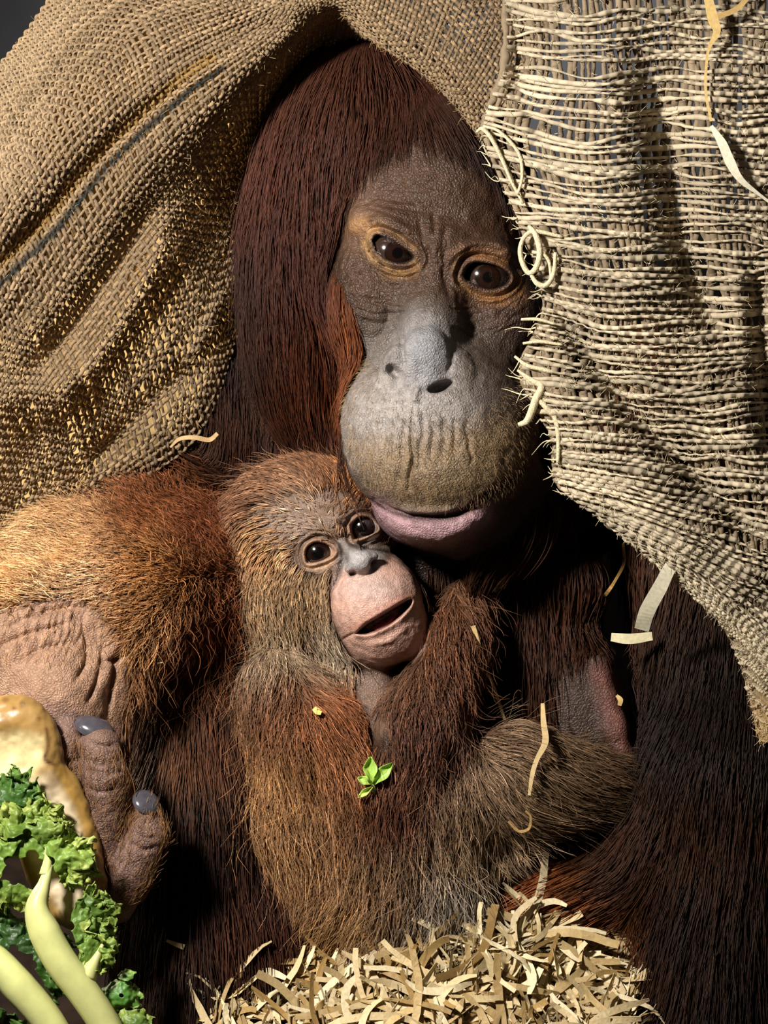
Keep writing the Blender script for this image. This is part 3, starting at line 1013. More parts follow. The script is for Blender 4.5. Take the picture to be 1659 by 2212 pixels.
M_GUIDES = [
    (760, 110, 0.0, 1, 0.15, 230), (650, 200, -0.2, 1, 0.05, 260), (590, 400, -0.08, 1, 0, 260), (650, 560, 0.02, 1, 0, 240), (705, 640, 0.22, 1, 0.08, 190), (600, 750, 0, 1, 0, 220),
    (690, 300, -0.1, 1, 0.05, 250), (850, 170, 0.1, 1, 0.1, 120), (1000, 220, 0.35, 1, 0.05, 120), (700, 880, 0.05, 1, 0, 160), (560, 900, 0, 1, 0, 180),
    (330, 1105, -0.45, -0.75, 0.4, 46), (150, 1180, -0.75, -0.5, 0.4, 50), (20, 1240, -0.9, -0.25, .3, 55), (320, 1230, -0.9, 0.1, 0.4, 40), (430, 1160, -0.2, -0.6, 0.5, 46),
    (200, 1270, -0.85, 0.15, 0.4, 36), (450, 1330, -0.15, 0.9, 0.35, 70), (390, 1420, -0.35, 0.9, 0.25, 90), (480, 1500, 0, 1, 0.1, 150),
    (430, 1700, 0.02, 1, 0, 200), (560, 1800, -0.05, 1, 0, 200), (420, 2100, 0.03, 1, 0, 210), (610, 2050, 0.05, 1, 0, 200),
    (1130, 1300, 0, 1, 0.05, 190), (1140, 1500, 0.02, 1, 0.05, 190), (1500, 1450, -0.08, 1, 0, 240), (1500, 1800, -0.1, 1, 0, 240), (1400, 1800, -0.3, 1, 0, 200), (1560, 2100, -0.08, 1, 0, 240), (1430, 2050, -0.2, 1, 0.05, 220),
    (1280, 1930, -0.85, 0.4, 0.1, 110), (1080, 2010, -0.9, 0.3, 0.1, 100), (1000, 1250, 0, 1, 0, 150)]
m_pal = pal([(760, 120, '#4a2c20'), (650, 200, '#4a281c'), (560, 420, '#2e1a13'), (640, 400, '#44241a'), (680, 560, '#4c2718'), (540, 600, '#281710'), (738, 660, '#7c4422'), (730, 700, '#724022'), (690, 640, '#4a2718'), (690, 740, '#40231a'), (600, 800, '#2e1a12'), (690, 900, '#382016'), (560, 950, '#2a1810'),  # cheek streak stops carry the lit orange in their colour
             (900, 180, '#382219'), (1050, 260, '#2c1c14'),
             (330, 1110, '#7c4a2c'), (150, 1190, '#bd9468'), (20, 1240, '#b88c5c'), (330, 1230, '#a67444'), (430, 1160, '#704028'), (180, 1270, '#cfa880'), (90, 1220, '#caa478'), (450, 1330, '#6a3c22'), (390, 1430, '#5e3820'), (300, 1330, '#9a7048'), (480, 1500, '#50301e'),  # left arm stops lightened to a sunlit tan
             (430, 1750, '#20120c'), (560, 1850, '#3c1f12'), (430, 2100, '#1f120b'), (620, 2080, '#3c2416'),  # lower left stops darkened to paint in the shade below the arm
             (1130, 1300, '#3a2216'), (1140, 1550, '#4a2a18'), (1500, 1450, '#1d120b'), (1500, 1850, '#1f120a'), (1400, 1780, '#331c0e'), (1600, 2100, '#120a06'), (1430, 2050, '#27160c'), (1290, 1900, '#8a4e26'), (1080, 2000, '#8a5228')])  # right leg stops darkened in place of the light's falloff


def only(region, base=m_base, inv=False):
    def f(x, y, d, n):
        s = sstep(12, -12, poly_sd(np.stack([x, y], 1), region))
        return base(x, y, d, n) * ((1 - s) if inv else s)
    return f


R_HEAD = [(440, -30), (1200, -30), (1200, 500), (800, 640), (762, 715), (700, 800), (640, 900), (560, 1010), (440, 1010)]
R_INFANT = [(690, 890), (860, 1150), (950, 1260), (960, 1360), (760, 1330), (640, 1100)]
R_ARM = [(-90, 1010), (560, 1010), (560, 1440), (330, 1480), (-90, 1400)]


def join(*parts):
    """strands of different lengths of polyline are resampled alike, then stacked"""
    return [np.concatenate([p[i] for p in parts]) for i in range(3)]


def rest(x, y, d, n):
    xy = np.stack([x, y], 1)
    w = m_base(x, y, d, n)
    return w * (1 - sstep(12, -12, poly_sd(xy, R_HEAD))) * (1 - sstep(12, -12, poly_sd(xy, R_ARM))) * (1 - sstep(20, -5, poly_sd(xy, R_INFANT)))


t1 = time.time()
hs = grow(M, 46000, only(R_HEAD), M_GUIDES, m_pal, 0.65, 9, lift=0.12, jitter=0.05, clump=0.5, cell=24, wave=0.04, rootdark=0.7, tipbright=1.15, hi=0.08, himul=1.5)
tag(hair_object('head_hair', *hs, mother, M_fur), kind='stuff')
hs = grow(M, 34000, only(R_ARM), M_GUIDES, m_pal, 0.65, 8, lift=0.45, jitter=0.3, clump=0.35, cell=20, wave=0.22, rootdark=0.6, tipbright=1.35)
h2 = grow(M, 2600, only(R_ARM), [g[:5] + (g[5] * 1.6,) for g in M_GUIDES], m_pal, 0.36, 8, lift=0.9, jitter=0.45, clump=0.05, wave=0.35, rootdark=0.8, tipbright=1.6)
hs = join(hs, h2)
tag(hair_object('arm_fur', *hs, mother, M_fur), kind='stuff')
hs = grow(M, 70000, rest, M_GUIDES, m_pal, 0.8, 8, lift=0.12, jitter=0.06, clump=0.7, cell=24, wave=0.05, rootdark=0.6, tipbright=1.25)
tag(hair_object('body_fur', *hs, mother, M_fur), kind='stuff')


# short pale fuzz on muzzle and cheeks
def fuzz_d(x, y, d, n):
    xy = np.stack([x, y], 1)
    return sstep(6, -6, poly_sd(xy, [(770, 720), (850, 860), (1000, 900), (1120, 820), (1190, 960), (1110, 1070), (960, 1100), (830, 1075), (760, 1000), (735, 850)])) * (d > 60) * (n[:, 2] > -0.2)


hs = grow(M, 2200, fuzz_d, [(760, 900, -0.5, 0.6, 0.3, 13), (900, 1000, 0, 1, 0.3, 9), (1100, 950, 0.5, 0.7, 0.3, 11), (850, 1060, -0.2, 1, .3, 10)], pal([(760, 900, '#a58a68'), (1000, 1000, '#7d6448')]),
          0.24, 4, lift=0.3, jitter=0.35, clump=0.1, rootdark=0.8, tipbright=1.2, sink=1.0)
tag(hair_object('muzzle_fuzz', *hs, mother, M_fur), kind='stuff')


def hand_d(x, y, d, n):
    xy = np.stack([x, y], 1)
    return (sstep(4, -10, poly_sd(xy, [(110, 1600), (260, 1640), (370, 1790), (370, 1900), (250, 1990), (190, 1880), (110, 1700)])) * (d > 250)
            + 0.25 * sstep(4, -10, poly_sd(xy, [(-80, 1310), (130, 1290), (250, 1330), (240, 1440), (60, 1430), (-80, 1450)])) * (d > 120)) * (n[:, 2] > -0.3)


hs = grow(M, 1700, hand_d, [(150, 1680, 0.1, -1, 0.3, 34), (230, 1780, 0.25, -1, .3, 36), (300, 1880, 0.3, -1, .3, 34), (100, 1360, -0.5, 0.8, .3, 26)], pal([(230, 1780, '#8a6644'), (100, 1360, '#c09468')]), 0.34, 6, lift=0.2, jitter=0.3, clump=0.2, wave=0.1)
tag(hair_object('hand_hair', *hs, mother, M_fur), kind='stuff')
print('mother fur', time.time() - t1)

# infant
B_MUZ = [(728, 1180), (740, 1172), (756, 1166), (800, 1170), (850, 1188), (885, 1225), (918, 1300), (934, 1380), (892, 1428), (822, 1442), (768, 1428), (738, 1380), (716, 1310), (722, 1255)]
b_muz = B_MUZ
b_eyeL = np.array(B_EYE_L).mean(0); b_eyeR = np.array(B_EYE_R).mean(0)


def b_dens(x, y, d, n):
    xy = np.stack([x, y], 1)
    w = sstep(-0.6, -0.2, n[:, 2])
    head = (y < 1450) & (x < 960) & (d > -20)
    w = w * np.where(head, sstep(2, 10, poly_sd(xy, B_MUZ)), 1)
    for c, rx, ry in ((b_eyeL, 44, 38), (b_eyeR, 42, 36)):
        q = np.hypot((x - c[0]) / rx, (y - c[1]) / ry)
        w = w * np.where(head, sstep(0.95, 1.3, q), 1)
    q = np.hypot((x - 640) / 105, (y - 1125) / 62)
    w = w * np.where(head, 0.24 + 0.76 * sstep(0.6, 1.35, q), 1)
    q = np.hypot((x - 730) / 60, (y - 1100) / 40)
    w = w * np.where(head, 0.3 + 0.7 * sstep(0.7, 1.4, q), 1)
    w = w * sstep(0, 14, poly_sd(xy, [(765, 1445), (850, 1445), (862, 1540), (828, 1615), (782, 1570)]))
    w = w * np.maximum(sstep(0, 14, poly_sd(xy, [(1050, 1835), (1240, 1835), (1240, 1960), (1060, 1970)])), 0)
    return w


B_GUIDES = [
    (600, 1050, -0.8, -0.45, -0.1, 44), (690, 1010, -0.3, -0.8, 0.1, 36), (530, 1080, -0.85, 0.15, -.2, 60), (480, 1180, -0.45, 0.8, -.2, 75), (520, 1280, -0.1, 1, 0, 78), (560, 1380, 0.2, 1, 0, 74),
    (620, 1350, 0.15, 1, .1, 62), (660, 1290, 0.0, 1, .1, 42), (600, 1230, -0.35, 0.9, .1, 36), (640, 1130, -0.7, -0.25, 0, 11), (590, 1150, -0.9, 0.2, 0, 26), (770, 1050, 0.35, -0.85, 0, 36), (730, 1100, 0.1, -0.9, 0, 10),
    (700, 1380, 0.2, 1, 0, 52), (745, 1420, 0.3, 1, 0, 34), (700, 1330, 0.0, 1, .1, 34), (640, 1190, -0.7, 0.4, 0, 18), (840, 1100, 0.6, -0.5, 0, 30),
    (600, 1490, -0.2, 1, .15, 122), (570, 1620, -0.12, 1, .1, 142), (690, 1500, 0.45, 0.85, .1, 94), (750, 1610, .45, .85, .1, 84), (640, 1700, 0.1, 1, .1, 142), (650, 1860, .15, 1, .1, 148),
    (980, 1380, 0.08, 1, .1, 94), (920, 1550, -.1, 1, .1, 115), (860, 1690, -.2, 1, .1, 108), (1000, 1300, 0.2, .9, .1, 81),
    (850, 1850, -0.05, 1, .1, 155), (960, 1860, .08, 1, .1, 162), (750, 1900, -.15, 1, .2, 155), (880, 2000, -.2, 1, .1, 148), (720, 1980, -.55, .8, .1, 135),
    (1010, 1650, .1, .85, .2, 108), (1100, 1690, .5, .8, .2, 124), (1200, 1720, .8, .5, .1, 116), (1320, 1700, .9, .3, 0, 81), (1000, 1760, .1, 1, .2, 128), (1100, 1640, .85, .1, .1, 81)]
b_pal = pal([(600, 1050, '#70503a'), (700, 1010, '#5e402c'), (520, 1080, '#6c4a36'), (480, 1180, '#6a5040'), (520, 1300, '#8f7558'), (600, 1380, '#948068'), (640, 1290, '#7c6448'), (640, 1130, '#a58a72'), (590, 1160, '#a57a4e'), (760, 1050, '#8a5a34'),
             (720, 1390, '#8a7a66'), (600, 1480, '#5f3d28'), (570, 1620, '#85623f'), (700, 1500, '#744528'), (760, 1610, '#734a2e'), (640, 1750, '#866444'), (660, 1900, '#7a5c40'),
             (990, 1380, '#5a3a28'), (920, 1550, '#52362a'), (860, 1690, '#553526'), (850, 1850, '#6e543c'), (950, 1880, '#857a6c'), (990, 1960, '#7c7266'), (750, 1930, '#84643f'), (880, 2010, '#776350'),
             (1020, 1650, '#735d48'), (1120, 1700, '#705a42'), (1230, 1710, '#4c3928'), (1330, 1700, '#3a2a1e'), (1010, 1780, '#7d6850')])  # thigh stops darken to the right, falloff of light put into the fur


def b_head(x, y, d, n):
    return b_dens(x, y, d, n) * ((y < 1455) & (x < 940))


def b_rest(x, y, d, n):
    return b_dens(x, y, d, n) * ~((y < 1455) & (x < 940))


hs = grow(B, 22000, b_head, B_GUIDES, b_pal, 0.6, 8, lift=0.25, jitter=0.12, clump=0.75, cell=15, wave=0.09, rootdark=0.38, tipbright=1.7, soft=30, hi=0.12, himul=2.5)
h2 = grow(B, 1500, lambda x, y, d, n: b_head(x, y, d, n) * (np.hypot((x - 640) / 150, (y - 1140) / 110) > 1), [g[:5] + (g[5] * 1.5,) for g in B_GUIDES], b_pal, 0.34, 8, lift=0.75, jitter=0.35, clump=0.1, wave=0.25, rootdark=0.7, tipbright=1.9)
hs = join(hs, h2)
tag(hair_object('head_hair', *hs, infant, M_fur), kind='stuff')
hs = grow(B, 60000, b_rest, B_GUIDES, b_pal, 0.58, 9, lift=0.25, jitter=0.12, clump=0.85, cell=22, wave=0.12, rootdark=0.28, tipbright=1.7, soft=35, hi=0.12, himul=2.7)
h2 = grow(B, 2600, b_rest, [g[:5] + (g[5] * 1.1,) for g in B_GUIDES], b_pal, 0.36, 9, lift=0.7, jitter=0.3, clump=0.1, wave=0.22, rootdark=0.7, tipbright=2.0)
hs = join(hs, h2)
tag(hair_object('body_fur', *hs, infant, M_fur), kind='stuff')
print('fur', time.time() - t1)


# ------------------------------------------------------------------ burlap: every yarn is a strand woven over and under
def cr(P, t):
    """Catmull-Rom through rows P (n x ... ) at parameters t in 0..1"""
    n = len(P)
    x = np.clip(t, 0, 1) * (n - 1)
    i = np.minimum(x.astype(int), n - 2); f = (x - i)
    g = lambda k: P[np.clip(k, 0, n - 1)]
    a = np.where((i - 1 < 0)[(...,) + (None,) * (P.ndim - 1)], 2 * g(i) - g(i + 1), g(i - 1))
    d = np.where((i + 2 > n - 1)[(...,) + (None,) * (P.ndim - 1)], 2 * g(i + 1) - g(i), g(i + 2))
    b, c = g(i), g(i + 1)
    f = f[(...,) + (None,) * (P.ndim - 1)]
    return 0.5 * (2 * b + (c - a) * f + (2 * a - 5 * b + 4 * c - d) * f ** 2 + (3 * b - a - 3 * c + d) * f ** 3)


class Cloth:
    def __init__(self, rows, folds=(), rough=6.0, seed=0, nu=200, nv=200):
        G = np.array(rows, float)                       # nv x nu x 3
        t = np.linspace(0, 1, nv); u = np.linspace(0, 1, nu)
        A = cr(G, t)                                    # nv x cols x 3
        A = cr(np.swapaxes(A, 0, 1), u)                 # nu x nv x 3
        A = np.swapaxes(A, 0, 1).copy()                 # nv x nu x 3
        fl = A.reshape(-1, 3)
        for pts, w, amp in folds:
            d, s = poly_dist(fl[:, :2], smooth_line(pts, 6))
            fl[:, 2] += amp * np.exp(-(d / w) ** 2) * np.clip(np.minimum(s, 1 - s) * 6, 0.2, 1)
        fl[:, 2] += vnoise(fl / 110.0, seed) * rough * 1.6 + vnoise(fl / 40.0, seed + 1) * rough * 0.5
        self.A = fl.reshape(A.shape)
        du = np.gradient(self.A, axis=1); dv = np.gradient(self.A, axis=0)
        n = np.cross(du, dv); n /= np.linalg.norm(n, axis=2, keepdims=True) + 1e-9
        if n[..., 2].mean() < 0: n = -n
        self.n = n
        self.nu, self.nv = nu, nv
        # arc length so the yarns stay evenly spaced along the middle of the cloth
        self.lu = np.linalg.norm(np.diff(self.A, axis=1), axis=2).mean(0); self.lv = np.linalg.norm(np.diff(self.A, axis=0), axis=2).mean(1)

    def s2p(self, k, axis):
        l = self.lu if axis == 'u' else self.lv
        c = np.concatenate([[0], np.cumsum(l)])
        return np.interp(np.linspace(0, c[-1], k), c, np.linspace(0, 1, len(c))), c[-1]

    def at(self, u, v, arr=None):
        A = self.A if arr is None else arr
        x = np.clip(u, 0, 1) * (self.nu - 1); y = np.clip(v, 0, 1) * (self.nv - 1)
        i = np.minimum(x.astype(int), self.nu - 2); j = np.minimum(y.astype(int), self.nv - 2)
        fx = (x - i)[..., None]; fy = (y - j)[..., None]
        return (A[j, i] * (1 - fx) + A[j, i + 1] * fx) * (1 - fy) + (A[j + 1, i] * (1 - fx) + A[j + 1, i + 1] * fx) * fy

    def weave(self, su, sv, ru, rv, amp, wob=0.25, wander=0.25, seed=0, paint_u=None, paint_v=None, cu='#c8b48c', cv='#8f7a58', lift=0.0):
        """su: spacing of yarns that run along u (stepped in v); sv: spacing of yarns along v"""
        rng = np.random.default_rng(seed)
        Lu = self.s2p(2, 'u')[1]; Lv = self.s2p(2, 'v')[1]
        nvy = int(Lv / su); nuy = int(Lu / sv)
        pu, _ = self.s2p(nuy, 'u'); pv, _ = self.s2p(nvy, 'v')
        out = []
        for axis in ('u', 'v'):
            a, b = (pv, pu) if axis == 'u' else (pu, pv)
            sp = (su / Lv) if axis == 'u' else (sv / Lu)
            K = len(b); m = K * 2 - 1
            tb = np.interp(np.linspace(0, K - 1, m), np.arange(K), b)
            ta = np.repeat(a[:, None], m, 1)
            ii = np.arange(len(a))[:, None]; jj = np.linspace(0, K - 1, m)[None]
            # yarns wander and are spaced unevenly
            wv = vnoise(np.stack([np.repeat(ii, m, 1).ravel() * 7.13, np.repeat(jj, len(a), 0).ravel() / 6.0, np.zeros(len(a) * m)], 1), seed + (3 if axis == 'u' else 4)).reshape(len(a), m)
            ta = ta + wv * sp * wander + rng.normal(0, sp * 0.16, (len(a), 1))
            U, V = (np.repeat(tb[None], len(a), 0), ta) if axis == 'u' else (ta, np.repeat(tb[None], len(a), 0))
            P = self.at(U, V); Nn = self.at(U, V, self.n)
            ph = np.cos(math.pi * (jj + ii)) * (1 if axis == 'u' else -1)
            P = P + Nn * (amp * ph + (lift if axis == 'u' else -lift))[..., None]
            th = rng.uniform(0.75, 1.3, (len(a), 1)) * (1 + wob * vnoise(np.stack([np.repeat(ii, m, 1).ravel() * 3.7, np.repeat(jj, len(a), 0).ravel() / 3.0, np.ones(len(a) * m)], 1), seed + 9).reshape(len(a), m))
            R = (ru if axis == 'u' else rv) * th
            base = lin(cu if axis == 'u' else cv)
            C = np.repeat(np.repeat(base[None, None], len(a), 0), m, 1) * rng.uniform(0.8, 1.18, (len(a), 1, 1))
            C = C * (1 + 0.22 * wv[..., None])
            f = paint_u if axis == 'u' else paint_v
            if f is not None:
                C = f(U, V, P, C)
            out.append((P, R, C))
        return out


def strands(name, PRC, parent, mat, keep=None):
    """poly strands of equal count; those parts where keep() is False are cut away"""
    P, R, C = PRC
    if keep is None:
        segs = [(P[i], R[i], C[i]) for i in range(len(P))]
    else:
        segs = []
        K = keep(P)
        for i in range(len(P)):
            k = K[i]; j = 0
            while j < len(k):
                if k[j]:
                    e = j
                    while e < len(k) and k[e]: e += 1
                    if e - j >= 3: segs.append((P[i, j:e], R[i, j:e], C[i, j:e]))
                    j = e
                else: j += 1
    sizes = [len(s[0]) for s in segs]
    pts = W(np.concatenate([s[0] for s in segs])); rad = np.concatenate([s[1] for s in segs]) * S; col = np.concatenate([s[2] for s in segs])
    hc = bpy.data.hair_curves.new(name)
    hc.add_curves(sizes)
    hc.attributes['position'].data.foreach_set('vector', np.ascontiguousarray(pts, np.float32).ravel())
    ra = hc.attributes.get('radius') or hc.attributes.new('radius', 'FLOAT', 'POINT')
    ra.data.foreach_set('value', np.ascontiguousarray(rad, np.float32).ravel())
    ca = hc.attributes.new('Col', 'FLOAT_COLOR', 'POINT')
    c4 = np.ones((len(pts), 4), np.float32); c4[:, :3] = np.clip(col, 0, 1)
    ca.data.foreach_set('color', c4.ravel())
    o = link(name, hc, parent, mat)
    tag(o, kind='stuff')
    return o


def tube_mesh(name, line, radii, sides=7, cols=None):
    line = np.asarray(line, float); n = len(line)
    radii = np.interp(np.linspace(0, 1, n), np.linspace(0, 1, len(radii)), radii)
    T = np.gradient(line, axis=0); T /= np.linalg.norm(T, axis=1, keepdims=True) + 1e-9
    up = np.array([0.3, 0.2, 0.93]); V = []
    for i in range(n):
        a = np.cross(T[i], up); a /= np.linalg.norm(a) + 1e-9
        b = np.cross(a, T[i])
        for j in range(sides):
            q = 2 * math.pi * j / sides
            V.append(line[i] + radii[i] * (a * math.cos(q) + b * math.sin(q)))
    F = [(i * sides + j, i * sides + (j + 1) % sides, (i + 1) * sides + (j + 1) % sides, (i + 1) * sides + j) for i in range(n - 1) for j in range(sides)]
    F += [tuple(range(sides))[::-1], tuple((n - 1) * sides + j for j in range(sides))]
    return mesh_from(name, W(np.array(V)), F, None if cols is None else np.tile(lin(cols), (len(V), 1)))


M_yarn = mat_hair('jute yarn', 0.7, 0.2)
M_lining = mat_plain('jute lining', '#6e5636', 0.9, 0.1, 0.5, 300, 0.3)
M_cord = mat_plain('frayed jute cord', '#e0d2ae', 0.8, 0.2, 0.5, 900, 0.6)

# --- the hooded sheet over head and shoulder
HR = [
    [(-250, 520, -260), (-90, 260, -230), (55, 75, -180), (190, -90, -150), (420, -180, -100), (700, -170, 0), (900, -200, 40), (1050, -180, 60), (1220, -120, 80)],
    [(-210, 660, -80), (-50, 350, -60), (100, 140, -10), (262, -5, 40), (470, -60, 90), (710, -85, 130), (900, -120, 150), (1060, -60, 170), (1190, 60, 180)],
    [(-170, 820, 110), (-10, 490, 120), (150, 265, 110), (330, 110, 140), (520, 25, 160), (715, -40, 190), (880, -30, 200), (1010, 60, 210), (1130, 180, 215)],
    [(-140, 1000, 20), (60, 690, 60), (225, 460, 110), (375, 285, 140), (560, 130, 160), (716, 6, 190), (845, 88, 200), (958, 178, 205), (1048, 288, 205)],
    [(-110, 1140, -110), (140, 870, -70), (340, 620, -30), (455, 440, -40), (560, 250, -60), (700, 50, 40), (850, 110, 110), (965, 190, 120), (1065, 300, 125)],
    [(-80, 1300, -230), (200, 1092, -220), (425, 940, -220), (530, 640, -200), (560, 420, -220), (690, 120, -110), (850, 90, -60), (965, 150, -60), (1090, 270, -60)],
]
hood_folds = [([(-60, 640), (120, 450), (300, 260), (480, 130)], 30, -40), ([(-60, 480), (100, 330), (280, 170)], 45, 24),
              ([(120, 900), (260, 700), (380, 500)], 38, 40), ([(60, 820), (230, 600), (350, 400)], 30, -36),
              ([(-40, 900), (60, 860), (180, 830)], 60, 40), ([(180, 1010), (330, 870), (440, 760)], 28, -34), ([(230, 960), (400, 800), (500, 600)], 24, 16),
              ([(420, 10), (560, 20), (680, -10)], 30, 24), ([(330, 180), (480, 90), (640, 30)], 26, -16)]
hood = Cloth(HR, hood_folds, 5.0, 21)
STRIPE = [(-200, 830), (0, 615), (120, 500), (230, 360), (330, 268), (420, 190), (480, 150)]


def stripe_paint(U, V, P, C):
    xy = P[..., :2].reshape(-1, 2)
    d, _ = poly_dist(xy, STRIPE)
    side = (xy[:, 0] + xy[:, 1] * 0.9)
    sd = np.where(side < np.interp(xy[:, 0], [-200, 420], [-200 + 830 * .9, 420 + 190 * .9]), d, -d)
    blue = (sstep(11, 4, np.abs(d)) * 0.92).reshape(P.shape[:2])[..., None]
    off = xy - np.array([-22, -22])
    d2, _ = poly_dist(xy + np.array([24, 24]), STRIPE)
    yel = (sstep(18, 6, np.abs(d2)) * 0.5).reshape(P.shape[:2])[..., None]
    C = C + yel * (lin('#8a6618') - C)
    return C + blue * (lin('#0c1b1d') - C)


burlap = empty('burlap_sheet', (400, 1000, -100))
tag(burlap, 'brown burlap sheet with a blue and yellow stripe draped over head and shoulder', 'burlap sheet')
wv = hood.weave(11.5, 11.5, 3.5, 3.6, 3.2, seed=31, cu='#8e785c', cv='#79664e', paint_u=stripe_paint, paint_v=stripe_paint)
strands('weft_yarns', wv[0], burlap, M_yarn)
strands('warp_yarns', wv[1], burlap, M_yarn)
# added translucent layer that catches the back lamp and glows through the weave
lv, lu = 60, 60
gu, gv = np.meshgrid(np.linspace(0, 0.62, lu), np.linspace(0.1, 1, lv))
LP = hood.at(gu, gv) - hood.at(gu, gv, hood.n) * 24
LF = np.array([(i * lu + j, i * lu + j + 1, (i + 1) * lu + j + 1, (i + 1) * lu + j) for i in range(lv - 1) for j in range(lu - 1)])
m, nt, b = mat_new('glowing added backlit layer')
m.name = 'added backlit layer'
b.inputs['Base Color'].default_value = (*lin('#c79a55'), 1); b.inputs['Roughness'].default_value = 0.9
tr = N_(nt, 'ShaderNodeBsdfTranslucent'); tr.inputs[0].default_value = (*lin('#e8cc98'), 1)
mx = N_(nt, 'ShaderNodeMixShader'); mx.inputs[0].default_value = 0.6
nt.links.new(b.outputs[0], mx.inputs[1]); nt.links.new(tr.outputs[0], mx.inputs[2])
nt.links.new(mx.outputs[0], nt.nodes['Material Output'].inputs['Surface'])
M_glow_layer = m
link('added_glow_layer', mesh_from('added_glow_layer', W(LP.reshape(-1, 3)), LF), burlap, M_glow_layer)

# --- the coarse frayed sheet on the right
RR = [
    [(1085, -90, 300), (1250, -90, 350), (1450, -90, 330), (1650, -90, 340), (1860, -90, 260)],
    [(1092, 130, 315), (1270, 150, 365), (1460, 140, 335), (1650, 150, 350), (1860, 150, 270)],
    [(1046, 292, 318), (1260, 340, 375), (1450, 330, 340), (1650, 340, 355), (1860, 330, 280)],
    [(1132, 505, 325), (1290, 520, 380), (1460, 520, 345), (1660, 530, 360), (1860, 520, 280)],
    [(1172, 655, 335), (1310, 690, 375), (1480, 690, 350), (1670, 690, 345), (1860, 690, 270)],
    [(1128, 805, 345), (1290, 830, 385), (1480, 850, 360), (1670, 830, 335), (1860, 850, 260)],
    [(1196, 955, 345), (1320, 965, 395), (1500, 990, 365), (1680, 1000, 340), (1860, 1020, 260)],
    [(1204, 1042, 345), (1350, 1075, 390), (1520, 1130, 370), (1690, 1180, 350), (1860, 1220, 270)],
    [(1300, 1120, 335), (1430, 1190, 370), (1560, 1265, 370), (1700, 1345, 360), (1860, 1420, 280)],
    [(1425, 1222, 325), (1510, 1272, 345), (1590, 1340, 355), (1690, 1430, 350), (1860, 1560, 280)],
    [(1572, 1368, 305), (1605, 1385, 320), (1650, 1430, 335), (1720, 1540, 330), (1860, 1700, 280)],
    [(1648, 1610, 290), (1655, 1600, 310), (1675, 1610, 325), (1740, 1650, 320), (1860, 1780, 280)],
]
right_folds = [([(1380, 120), (1440, 300), (1470, 480), (1520, 640), (1590, 760)], 38, -42), ([(1300, 60), (1330, 300), (1370, 520), (1430, 700)], 60, 24),
               ([(1560, 60), (1540, 300), (1570, 520)], 40, 18), ([(1190, 640), (1300, 800), (1400, 920), (1560, 1080), (1700, 1200)], 30, -40),
               ([(1150, 760), (1260, 930), (1420, 1080), (1600, 1220)], 48, 26), ([(1500, 760), (1600, 920), (1700, 1060)], 50, 22),
               ([(1630, 560), (1650, 800), (1670, 1000)], 26, -60), ([(1110, 60), (1130, 200), (1190, 320)], 22, -22), ([(1086, 0), (1094, 120), (1060, 260)], 14, 14),
               ([(1330, 1080), (1480, 1200), (1640, 1330)], 36, 18)]
coarse = Cloth(RR, right_folds, 5.0, 41)


def coarse_tint(U, V, P, C):
    n = vnoise(P.reshape(-1, 3) / 70.0, 77).reshape(P.shape[:2])[..., None]
    tail = sstep(1440, 1600, P[..., 1])[..., None] * sstep(1560, 1640, P[..., 0])[..., None]
    C = C * (1 + 0.18 * n)
    return C + tail * 0.6 * (lin('#b08a48') - C)


sheet = empty('burlap_sheet', (1500, 1300, 200))
tag(sheet, 'pale coarse burlap sheet with a frayed edge hanging over the right shoulder', 'burlap sheet')
wv = coarse.weave(15.2, 12.0, 4.0, 5.8, 2.2, seed=51, wob=0.6, wander=0.6, cu='#baac92', cv='#80705a', lift=3.6, paint_u=coarse_tint, paint_v=coarse_tint)
strands('weft_yarns', wv[0], sheet, M_yarn)
strands('warp_yarns', wv[1], sheet, M_yarn)
# loose weft ends sticking out of the frayed edge
P0, R0, C0 = wv[0]
fr = []
for i in range(len(P0)):
    a = P0[i, 0]; dirv = P0[i, 0] - P0[i, 3]; dirv /= np.linalg.norm(dirv) + 1e-9
    if a[1] < 240 or a[1] > 1080: continue
    for q in range(RNG.integers(0, 3)):
        L = RNG.uniform(8, 30) * (1.6 if 700 < a[1] < 900 else 1.0)
        dd = dirv + RNG.normal(0, 0.4, 3)
        t = np.linspace(0, 1, 6)[:, None]
        p = a + dd * L * t + np.array([0, 1, 0]) * (t ** 2) * RNG.uniform(-10, 18) + np.array([0, 1, 0.5]) * np.sin(t * RNG.uniform(3, 7)) * RNG.uniform(-4, 4) + RNG.normal(0, 2.0, (1, 3))
        fr.append((p, np.linspace(RNG.uniform(0.8, 2.4), 0.4, 6), np.tile(lin('#d8caa4') * RNG.uniform(.7, 1.15), (6, 1))))
# fuzz all over both cloths
for cl, nfz, col in ((coarse, 5000, '#d2c29c'), (hood, 5000, '#b09468')):
    u = RNG.random(nfz); v = RNG.random(nfz)
    c = cl.at(u, v); nn = cl.at(u, v, cl.n)
    dv = RNG.normal(0, 1, (nfz, 3)) + nn * 0.9; dv /= np.linalg.norm(dv, axis=1, keepdims=True)
    L = RNG.uniform(6, 18, nfz)
    cv = RNG.normal(0, 4, (nfz, 3))
    for k in range(nfz):
        t = np.linspace(0, 1, 6)[:, None]
        if cl is coarse or RNG.random() < 0.5:
            fr.append((c[k] + nn[k] * 3 + dv[k] * L[k] * t + cv[k] * t * t, np.linspace(0.55, 0.25, 6), np.tile(lin(col), (6, 1))))
strands('frayed_fibres', (np.array([f[0] for f in fr]), np.array([f[1] for f in fr]), np.array([f[2] for f in fr])), sheet, M_yarn)
